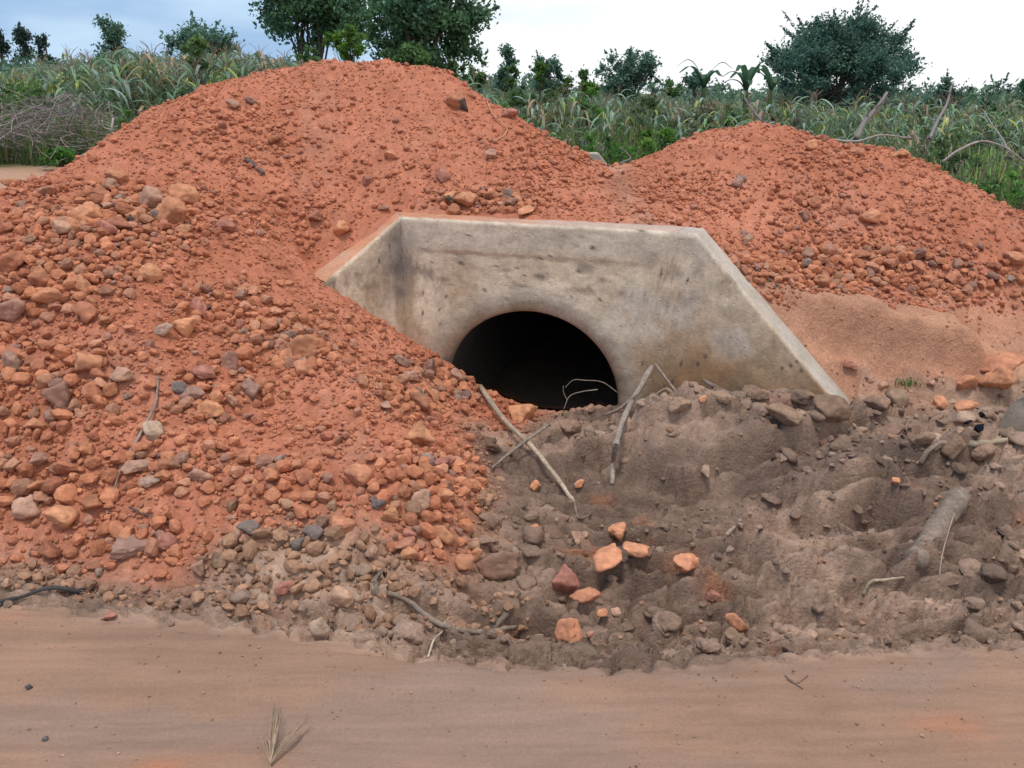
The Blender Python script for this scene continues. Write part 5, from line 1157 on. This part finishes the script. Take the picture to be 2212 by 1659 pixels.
for k, (u0, u1, v0, v1, y, lab) in enumerate([(700, 800, 35, 150, 16, 'bright green feathery sapling in front of the two big trees'), (640, 705, 100, 150, 18, 'low green sapling left of the bright sapling'), (830, 940, 85, 165, 14, 'mid green leafy shrub on the skyline behind the pile top'), (395, 455, 70, 160, 17, 'pale green broad leaved sapling among the corn at left'), (960, 1010, 130, 190, 15, 'small green shrub right of the leafy shrub')]):
    tree('sapling', lab, 'sapling', y, u0, u1, v0, v1, [3600, 1300, 4200, 420, 1300][k], [0.036, 0.04, 0.036, 0.07, 0.04][k], [LG, MG, MG, [(0.14, 0.24, 0.08), (0.17, 0.28, 0.1)], MG][k], 50 + k, trunk_r=0.02, clumps=[26, 14, 24, 12, 12][k], cr=0.24, group='saplings at the field edge')
for k, (u0, u1, v0, v1, y, lab) in enumerate([(1085, 1125, 128, 200, 20, 'wispy sapling below the slim tree'), (1150, 1185, 120, 195, 19, 'thin pale sapling before the airy small tree'), (1210, 1240, 165, 215, 20, 'low bright bush under the airy small tree'), (1430, 1480, 165, 215, 22, 'low bush right of the rounded small tree'), (725, 790, -10, 90, 21, 'dark leafy growth filling the gap between the two big trees'), (1010, 1060, 120, 195, 19, 'loose green sapling at the right foot of the tallest tree'), (2100, 2160, 195, 250, 21, 'low bush right of the thin airy tree'), (1245, 1300, 165, 215, 23, 'low bright bush beside the narrow leafy tree')]):
    tree('sapling', lab, 'sapling', y, u0, u1, v0, v1, 1100 if k != 4 else 3500, 0.042, [MG, LG, LG, MG, DG, MG, BG, LG][k], 150 + k, trunk_r=0.015, clumps=14 if k != 4 else 26, cr=0.3, group='saplings at the field edge')
# banana plants
def banana(label, u, v, y, n, L, seed):
    r = random.Random(seed); p = np.array(at_y(u, v, y)); zb = float(field(p[0], y)); root = empty('banana_plant', (float(p[0]), y, zb), label, 'banana plant', 'banana plants'); h = p[2] - zb
    g = Geo(); g.tube(smooth_path([(0, 0, -0.05), (0.02, 0, h * 0.5), (0, 0, h)], 5), np.linspace(0.11, 0.06, 11), 8, (0.12, 0.15, 0.06)); link('stem', g.mesh('stem'), M_BARK, root)
    for k in range(n):
        a = k * 6.28 / n + r.uniform(-0.4, 0.4); el = r.uniform(0.5, 1.3); l = 0.8 * L * r.uniform(0.75, 1.1); d = np.array((math.cos(a), math.sin(a) * 0.7, 0)); g = Geo()
        pts = smooth_path([(0, 0, h - 0.05), d * l * 0.22 + np.array((0, 0, h + l * 0.42 * el)), d * l * 0.52 + np.array((0, 0, h + l * 0.62 * el)), d * l * 0.85 + np.array((0, 0, h + l * (0.55 * el - 0.1)))], 5)
        w = 0.12 * np.sin(np.linspace(0.12, 2.9, len(pts))) ** 0.6; g.strip(pts, w, np.array((-d[1], d[0], 0)), np.array((0.075, 0.15, 0.085)) * r.uniform(0.8, 1.3), 0.15); link('leaf', g.mesh('leaf'), M_LEAF, root)
banana('banana plant with upright leaves left of the other banana plant', 1520, 190, 24, 8, 1.1, 1)
banana('banana plant with arched feathery leaves beside the large round tree', 1612, 195, 23, 9, 1.1, 2)
banana('banana plant half hidden by the large round tree', 1665, 195, 25, 7, 1.2, 3)

# ------------------------------------------------------------------ corn
def corn_meshes(seed, dry):
    r = random.Random(seed); g = Geo(); h = 1.0; bend = r.uniform(-0.06, 0.06)
    stem = smooth_path([(0, 0, 0), (bend * 0.3, 0.01, 0.45), (bend, 0, 0.92)], 4); g.tube(stem, np.linspace(0.010, 0.004, len(stem)), 5, (0.16, 0.19, 0.08) if dry < 0.6 else (0.30, 0.22, 0.12))
    n = 10; a0 = r.uniform(0, 3)
    for k in range(n):
        f = k / (n - 1); zk = 0.14 + 0.72 * f; a = a0 + k * math.pi + r.uniform(-0.6, 0.6); d = np.array((math.cos(a), math.sin(a), 0)); l = (0.36 - 0.14 * abs(f - 0.45)) * r.uniform(0.8, 1.15)
        isdry = r.random() < dry + 0.25 * (1 - f) - 0.08; dr = r.uniform(0.45, 0.95) if isdry else r.uniform(-0.05, 0.35)
        b = np.array((bend * f, 0, zk)); pts = smooth_path([b, b + d * l * 0.35 + np.array((0, 0, l * 0.34)), b + d * l * 0.75 + np.array((0, 0, l * (0.28 - dr * 0.6))), b + d * l * (1.0 - 0.3 * dr) + np.array((0, 0, l * (0.0 - dr)))], 3)
        w = 0.017 * np.array((0.6, 0.9, 1, 1, 1, 0.95, 0.85, 0.7, 0.45, 0.08))[:len(pts)]; tw = r.uniform(-0.5, 0.5); side = np.stack([np.array((-d[1], d[0], 0)) * math.cos(tw * q) + np.array((0, 0, 1)) * math.sin(tw * q) for q in np.linspace(0, 2, len(pts))])
        col = np.array((0.33, 0.25, 0.155)) if isdry else (np.array((0.130, 0.213, 0.120)) if r.random() < 0.85 else np.array((0.24, 0.28, 0.08)))
        if not isdry and r.random() < 0.4: col = np.array((0.208, 0.275, 0.225))
        g.strip(pts, w, side, col * r.uniform(0.8, 1.25), 0.35)
    me = g.mesh('corn_plant'); me.materials.append(M_BLADE)
    t = Geo()
    for k in range(6):
        a = r.uniform(0, 6.28); d = np.array((math.cos(a), math.sin(a), 0)); l = r.uniform(0.10, 0.17); b = np.array((bend, 0, 0.91)); lean = 0.25 if k else 0.0
        q = smooth_path([b, b + d * l * lean + np.array((0, 0, l * 0.7)), b + d * l * lean * 2.6 + np.array((0, 0, l * (1.0 if k else 1.15)))], 2); t.tube(q, np.linspace(0.0028, 0.0018, len(q)), 3, (0.36, 0.26, 0.18), caps=False)
    mt = t.mesh('tassel'); mt.materials.append(M_BLADE)
    return me, mt
CORN = [corn_meshes(800 + k, [0.02, 0.12, 0.22, 0.05, 0.5, 0.15, 0.04, 0.3][k]) for k in range(8)]
def corn_height(u):
    return 1.0
TOPU = [-200, 0, 60, 140, 220, 300, 380, 460, 520, 600, 700, 800, 900, 1000, 1060, 1150, 1300, 1450, 1600, 1750, 1900, 2050, 2212, 2500]
TOPV = [150, 150, 140, 128, 118, 100, 118, 105, 110, 118, 128, 150, 150, 165, 190, 195, 200, 205, 215, 215, 220, 225, 225, 230]
def spot(r, ymin, ymax):
    u = r.uniform(-250, 2450); y = ymin + (ymax - ymin) * r.random(); x = at_y(u, 300, y)[0]; return u, x, y
r3 = random.Random(21); cnt = 0; spots = []
while cnt < 285:
    left = r3.random() < 0.42
    u = r3.uniform(80, 760) if left else r3.uniform(980, 2240)
    y = r3.uniform(16.5, 25) if left else r3.uniform(14, 22)
    if not left and u > 1850: y = r3.uniform(13.5, 20)
    vt = np.interp(u, TOPU, TOPV); zt = at_y(u, vt + r3.uniform(-20, 34), y)[2]; x = at_y(u, 200, y)[0]; zb = float(field(x, y)) - 0.02; h = zt - zb
    h = min(max(h, 0.9), 2.3) * (r3.uniform(0.85, 1.02))
    if any((x - a) ** 2 + (y - b) ** 2 < 0.05 for a, b in spots): continue
    spots.append((x, y)); k = r3.choice((0, 1, 2, 3, 5, 6, 0, 3, 6, 7, 4)); dryish = k in (2, 4, 7)
    side = 'left of the tall pile' if left else ('behind the gap between the piles' if u < 1500 else 'behind the right pile')
    lab = f"{'half dried tan' if dryish else 'green leafy'} corn plant in the field {side}"
    o = bpy.data.objects.new('corn_plant', CORN[k][0]); COL.objects.link(o); o.location = (x, y, zb); o.rotation_euler = (r3.uniform(-.08, .08), r3.uniform(-.08, .08), r3.uniform(0, 6.28)); o.scale = (h * 1.15, h * 1.15, h)
    j = r3.uniform(0.9, 1.5); o.color = (j, j * r3.uniform(0.95, 1.05), j * r3.uniform(0.9, 1.1), 1); tag(o, lab, 'corn plant', lab.replace('plant', 'plants'))
    if k != 4 or r3.random() < 0.5:
        t = bpy.data.objects.new('tassel', CORN[k][1]); COL.objects.link(t); t.parent = o; t.color = (1, 1, 1, 1)
    cnt += 1
# rows further back, one mass
def corn_mass(n, seed):
    r = np.random.default_rng(seed); V, F_, T = [], [], []; b = 0
    parts = []
    for me, mt in CORN:
        v = np.array([p.co[:] for p in me.vertices]); f = np.array([list(p.vertices) + ([p.vertices[0]] if len(p.vertices) == 3 else []) for p in me.polygons]); t = np.array([d.color[:3] for d in me.attributes['tint'].data])
        q = f[(f[:, 0] != f[:, 3])]; parts.append((v, q, t))
    for _ in range(n):
        left = r.random() < 0.45; u = r.uniform(-150, 780) if left else r.uniform(960, 2400); y = r.uniform(19, 32)
        if left and u < 90: y = r.uniform(26, 34)
        vt = np.interp(u, TOPU, TOPV) + (6 if y > 20 else 0); x = at_y(u, 200, y)[0]; zb = float(field(x, y)); h = min(max(at_y(u, vt + r.uniform(-8, 22), y)[2] - zb, 0.8), 2.3)
        v, q, t = parts[r.integers(8)]; a = r.uniform(0, 6.28); R = np.array(((math.cos(a), -math.sin(a), 0), (math.sin(a), math.cos(a), 0), (0, 0, 1)))
        V.append((v * h) @ R.T + np.array((x, y, zb))); F_.append(q + b); T.append(t * r.uniform(0.8, 1.4)); b += len(v)
    return mesh_np('corn_rows', np.vstack(V), np.vstack(F_), np.vstack(T), smooth=False)
tag(link('corn_rows', corn_mass(1300, 5), M_LEAF), 'dense back rows of the corn field below the trees', 'corn field', kind='stuff')

# far hedges and woods closing the horizon: a mass of distant bushes
def treeline(seed):
    r = np.random.default_rng(seed); C_, R2, SZ = [], [], []
    for k in range(420):
        u = r.uniform(-500, 2700); y = r.uniform(48, 110); vt = np.interp(u, [-500, 60, 300, 700, 1050, 1300, 1700, 2700], [126, 130, 136, 146, 168, 178, 186, 188]) + r.uniform(-14, 16)
        x = at_y(u, 200, y)[0]; zt = at_y(u, vt, y)[2]; zb = float(field(x, y)); h = max(zt - zb, 0.8)
        for q in range(5): C_.append((x + r.normal() * 1.6, y + r.normal(), zb + h * r.uniform(0.1, 0.85))); R2.append(h * r.uniform(0.25, 0.5) + 0.3)
    return mesh_np('treeline', *leaf_cloud(np.array(C_), np.array(R2), 60000, 0.20, [(0.095, 0.165, 0.125), (0.12, 0.20, 0.14), (0.14, 0.23, 0.14)], seed + 1)[:3], smooth=False)  # leaf greens paled, distance haze put into the colour
tag(link('treeline', treeline(77), M_LEAF), 'far bushes and woods closing the horizon behind the corn', 'woods', kind='stuff')

# ------------------------------------------------------------------ weeds and grass
def grass_mass(n, seed):
    r = np.random.default_rng(seed)
    u = r.uniform(-300, 2500, n); y = 8.6 + 17 * r.random(n) ** 1.2
    x = (u - CU) / FPX * y * 1.0
    path = (u < 330) & (y < 14.2 + 0.6 * vn(u * 0.02, y * 0, 4)); ok = ~path & ~((u > 560) & (u < 930) & (y < 12))
    u, y, x = u[ok], y[ok], x[ok]; n = len(u)
    zb = np.where(y < Y1, ground(x, y), field(x, y)); h = r.uniform(0.2, 0.8, n) * (0.8 + 0.5 * vn(x * 0.8, y * 0.8, 7)) * np.where(u < 300, 1.25, 1.0)
    a = r.uniform(0, 6.28, n); d = np.stack([np.cos(a), np.sin(a), 0 * a], -1); l = r.uniform(0.1, 0.6, n); w = r.uniform(0.006, 0.016, n)
    sd = np.stack([-d[:, 1], d[:, 0], 0 * a], -1); b = np.stack([x, y, zb - 0.02], -1); up = np.array((0, 0, 1.0))
    m = b + d * (l * h * 0.35)[:, None] + up * (h * 0.6)[:, None]; e = b + d * (l * h)[:, None] + up * (h * (1 - 0.35 * l))[:, None]
    v = np.stack([b - sd * w[:, None], b + sd * w[:, None], m + sd * w[:, None], m - sd * w[:, None], e + sd * w[:, None] * 0.15, e - sd * w[:, None] * 0.15], 1).reshape(-1, 3)
    k = np.arange(n)[:, None] * 6; f = np.concatenate([k + np.array([[0, 1, 2, 3]]), k + np.array([[3, 2, 4, 5]])], 0)
    g = np.array([(0.116, 0.204, 0.064), (0.177, 0.289, 0.071), (0.138, 0.185, 0.095), (0.291, 0.264, 0.140), (0.552, 0.355, 0.217)]); pk = r.choice(5, n, p=(0.34, 0.24, 0.22, 0.12, 0.08))
    bright = sm(0.0, 0.5, vn(x * 0.6, y * 0.6, 33)); t = g[pk] * (0.75 + 0.55 * bright)[:, None]
    return mesh_np('grass', v, f, np.repeat(t, 6, 0))
tag(link('grass', grass_mass(120000, 9), M_LEAF), 'tall weeds and grass filling the field edge behind the piles', 'grass', kind='stuff')
def undergrowth(seed):
    r = np.random.default_rng(seed); C_, R2 = [], []
    for k in range(900):
        left = r.random() < 0.35; u = r.uniform(-200, 760) if left else r.uniform(960, 2450); y = r.uniform(14.5, 26) if left else r.uniform(10.5, 24)
        if left and u < 330 and y < 16: continue
        x = at_y(u, 200, y)[0]; zb = float(field(x, y)); h = r.uniform(0.25, 0.95) * (0.7 + 0.5 * float(vn(np.array([x * .5]), np.array([y * .5]), 3)[0]))
        for q in range(4): C_.append((x + r.normal() * 0.3, y + r.normal() * 0.3, zb + h * r.uniform(0.2, 1.0))); R2.append(r.uniform(0.10, 0.26))
    v, f, t = leaf_cloud(np.array(C_), np.array(R2), 60000, 0.053, [(0.106, 0.166, 0.088), (0.154, 0.218, 0.106), (0.120, 0.140, 0.132), (0.211, 0.197, 0.159), (0.183, 0.269, 0.106), (0.281, 0.197, 0.212)], seed + 1, aspect=0.3)
    return mesh_np('undergrowth', v, f, t, smooth=False)
tag(link('undergrowth', undergrowth(71), M_LEAF), 'mixed leafy weeds growing thickly among the corn', 'weeds', kind='stuff')
def shrub(label, u, v0, y, wpx, cols, seed, n=1300, size=0.03, dead=0):
    r = np.random.default_rng(seed); x = at_y(u, 300, y)[0]; zb = float(ground(x, y)) if y < Y1 else float(field(x, y)); zt = at_y(u, v0, y)[2]; h = max(zt - zb, 0.3); rx = wpx / FPX * y / 2
    root = empty('shrub', (float(x), y, zb), label, 'shrub', 'shrubs behind the piles'); m = 20
    c = np.stack([r.normal(size=m) * rx * 0.5, r.normal(size=m) * rx * 0.4, h * r.uniform(0.15, 0.92, m)], -1); c[:, 2] *= np.clip(1 - 0.35 * (np.abs(c[:, 0]) / rx) ** 2, 0.3, 1)
    v, f, t = leaf_cloud(c, np.full(m, rx * 0.3) * r.uniform(0.7, 1.2, m), n, size, cols, seed, aspect=0.42); link('foliage', mesh_np('foliage', v, f, t, smooth=False), M_LEAF, root)
    g = Geo()
    for k in range(m):
        q = smooth_path([(c[k, 0] * 0.15, c[k, 1] * 0.15, 0), c[k] * np.array((0.6, 0.6, 0.55)), c[k] * 1.05], 3); g.tube(q, np.linspace(0.012, 0.004, len(q)), 4, (0.14, 0.12, 0.09))
    link('stems', g.mesh('stems'), M_BARK, root)
SB = [(0.088, 0.227, 0.047), (0.118, 0.281, 0.051), (0.083, 0.184, 0.051)]; SD = [(0.077, 0.135, 0.051), (0.094, 0.157, 0.060), (0.118, 0.151, 0.076)]; SGY = [(0.199, 0.204, 0.134), (0.153, 0.191, 0.109), (0.261, 0.230, 0.153)]
for k, a in enumerate([('bright green shrub in the gap between the piles', 1290, 268, 11.0, 130, SB), ('yellow green weed right of the gap', 1390, 290, 11.5, 110, LG), ('dull weedy shrub left of the gap shrub', 1215, 290, 11.2, 90, SGY), ('grey green shrub behind the left shoulder of the right pile', 1480, 270, 11.0, 120, SGY),
                       ('bright leafy shrub at the right edge beside the right pile', 2190, 345, 8.2, 170, SB), ('dark low shrub behind the right end of the right pile', 2085, 350, 8.6, 170, SD), ('grey thorny shrub behind the right shoulder of the right pile', 1960, 290, 9.2, 190, SGY), ('green bush above the right shoulder', 2040, 262, 10.5, 170, SD),
                       ('grey green bush at the right edge above the bright shrub', 2190, 260, 10.5, 170, SGY), ('low green weed behind the crest of the right pile', 1800, 275, 10.5, 150, SD), ('tall bright grass clump at left beside the path', 95, 165, 17.5, 170, LG), ('green bush left of the bright grass clump', 20, 150, 20, 140, MG), ('small green weed at the foot of the brush heap', 130, 322, 13.6, 70, SB),
                       ('leafy weed between brush heap and pile', 290, 230, 14.0, 110, MG), ('low weed on the left shoulder of the tall pile', 390, 180, 14.5, 120, SD), ('green weed below the corn at left', 520, 140, 15.0, 120, MG), ('dark bush under the far slender trees', 60, 118, 40, 200, BG), ('dark bush behind the corn at far left', 170, 125, 38, 120, BG), ('weed behind the right slope of the tall pile', 1090, 200, 12.0, 110, MG), ('leafy bush on the skyline right of the slim tree', 1120, 172, 17, 90, MG), ('feathery bush under the airy small tree', 1185, 178, 18, 100, SD), ('bright bush between the narrow tree and the rounded tree', 1265, 176, 17, 70, SB), ('dull bush under the rounded small tree', 1390, 190, 18, 120, SD), ('grey green bush among the corn right of the rounded tree', 1500, 205, 16, 110, SGY), ('bush under the banana plants', 1580, 205, 19, 110, MG), ('olive bush at the left foot of the large round tree', 1690, 205, 20, 120, SD), ('olive bush at the right foot of the large round tree', 1985, 205, 20, 130, SD), ('pale weedy bush in the middle of the corn behind the right pile', 1740, 245, 13, 120, SGY), ('yellow green bush in the corn left of the forked branch', 1430, 255, 13.5, 100, LG), ('low bright weed right of the gap shrub', 1345, 300, 10.8, 90, SB), ('tall weed at the right end of the skyline', 2140, 215, 18, 110, MG)]):
    shrub(*a, 400 + k, n=1500, size=0.028 if a[3] < 13 else 0.05)

# ------------------------------------------------------------------ brush heap and dead branches
def brush():
    r = np.random.default_rng(3); g = Geo(); y0 = 15.0
    org = np.array((at_y(120, 340, y0)[0], y0, float(field(at_y(120, 340, y0)[0], y0))))
    for k in range(900):
        c = np.array((r.normal() * 1.05, r.normal() * 0.7, 0)); top = 1.05 * math.exp(-(c[0] / 1.7) ** 2) ; c[2] = top * r.random() ** 0.8
        a = r.uniform(0, 6.28); el = r.normal() * 0.35; l = r.uniform(0.35, 1.1); d = np.array((math.cos(a) * math.cos(el), math.sin(a) * math.cos(el), math.sin(el))) * l; kk = r.normal(size=3) * 0.12
        p0, p1 = c - d / 2, c + d / 2; p0[2] = max(p0[2], 0.0); p1[2] = max(p1[2], 0.02)
        q = smooth_path([p0, c + kk, p1], 2); w = r.uniform(0.003, 0.009); g.tube(q, np.linspace(w, w * 0.4, len(q)), 3, np.array((0.25, 0.21, 0.20)) * r.uniform(0.35, 1.7), caps=False)
    tag(link('brush_heap', g.mesh('brush_heap'), M_WOOD, loc=tuple(org)), 'tangled heap of grey dead brushwood beside the sandy path at left', 'brush heap', kind='stuff')
brush()
def branch(label, px, y, r0, r1, col=(0.34, 0.30, 0.28), twigs=5, seed=0):
    r = np.random.default_rng(seed); p = np.array([at_y(u, v, y + dy) for u, v, dy in px]); p[0][2] = min(p[0][2], p[0][2]); q = smooth_path(p, 6); g = Geo(); g.tube(q, np.linspace(r0, r1, len(q)), 7, col, 0.12)
    for k in range(twigs):
        i = r.integers(len(q) // 3, len(q)); d = r.normal(size=3); d[2] = abs(d[2]); d /= np.linalg.norm(d); l = r.uniform(0.2, 0.5) * np.linalg.norm(q[-1] - q[0]) * 0.6
        w = smooth_path([q[i], q[i] + d * l * 0.5 + r.normal(size=3) * 0.03, q[i] + d * l], 3); g.tube(w, np.linspace(r1 * 0.8, r1 * 0.25, len(w)), 5, col)
    org = q[0]; tag(link('branch', g.mesh('branch', org), M_WOOD, loc=tuple(org)), label, 'branch', 'dead branches')
branch('thick bare grey branch rising left behind the right pile', [(1850, 300, 0), (1868, 262, .1), (1895, 232, .2), (1916, 200, .3)], 9.5, 0.034, 0.016, (0.24, 0.21, 0.195), twigs=4, seed=1)
branch('bare grey branch leaning left above the right pile crest', [(1690, 292, 0), (1660, 272, .0), (1635, 250, .1), (1608, 212, .2)], 9.5, 0.024, 0.012, (0.22, 0.19, 0.18), twigs=5, seed=2)
branch('pale slanting bare branch behind the right shoulder', [(2008, 300, 0), (2025, 262, .1), (2045, 225, .2), (2055, 185, .3)], 10.0, 0.024, 0.011, (0.27, 0.24, 0.23), twigs=4, seed=3)
branch('long arched pale twig over the grey shrubs at right', [(2035, 350, -.3), (2070, 325, -.3), (2120, 305, -.2), (2170, 318, -.2), (2215, 350, -.2)], 9.0, 0.014, 0.006, twigs=5, seed=4)
branch('low horizontal dead branch along the right pile crest', [(1800, 302, 0), (1850, 305, 0), (1900, 292, .1), (1950, 296, .2), (1990, 300, .2)], 8.6, 0.012, 0.006, twigs=5, seed=5)
branch('thin bare twigs rising at the right of the right pile', [(2180, 330, 0), (2165, 300, .1), (2145, 272, .2), (2128, 245, .3)], 9.2, 0.012, 0.006, twigs=3, seed=6)
branch('thick pale forked branch in the front of the brush heap', [(215, 335, -.6), (232, 310, -.6), (240, 285, -.6), (245, 255, -.5)], 15.0, 0.03, 0.018, (0.42, 0.37, 0.34), twigs=4, seed=7)
branch('pale bent branch lying across the brush heap', [(150, 352, -.9), (190, 330, -.8), (235, 312, -.7), (318, 340, -.7)], 15.0, 0.022, 0.014, (0.40, 0.35, 0.32), twigs=5, seed=8)
branch('long grey branch on the left end of the brush heap', [(20, 285, -.5), (70, 300, -.5), (120, 325, -.6), (175, 345, -.6)], 15.0, 0.02, 0.012, (0.33, 0.29, 0.27), twigs=6, seed=9)
branch('short dark dead branch in the gap by the right pile', [(1325, 362, 0), (1345, 350, .1), (1362, 340, .2), (1340, 318, .3)], 9.4, 0.014, 0.007, (0.2, 0.17, 0.15), twigs=3, seed=10)
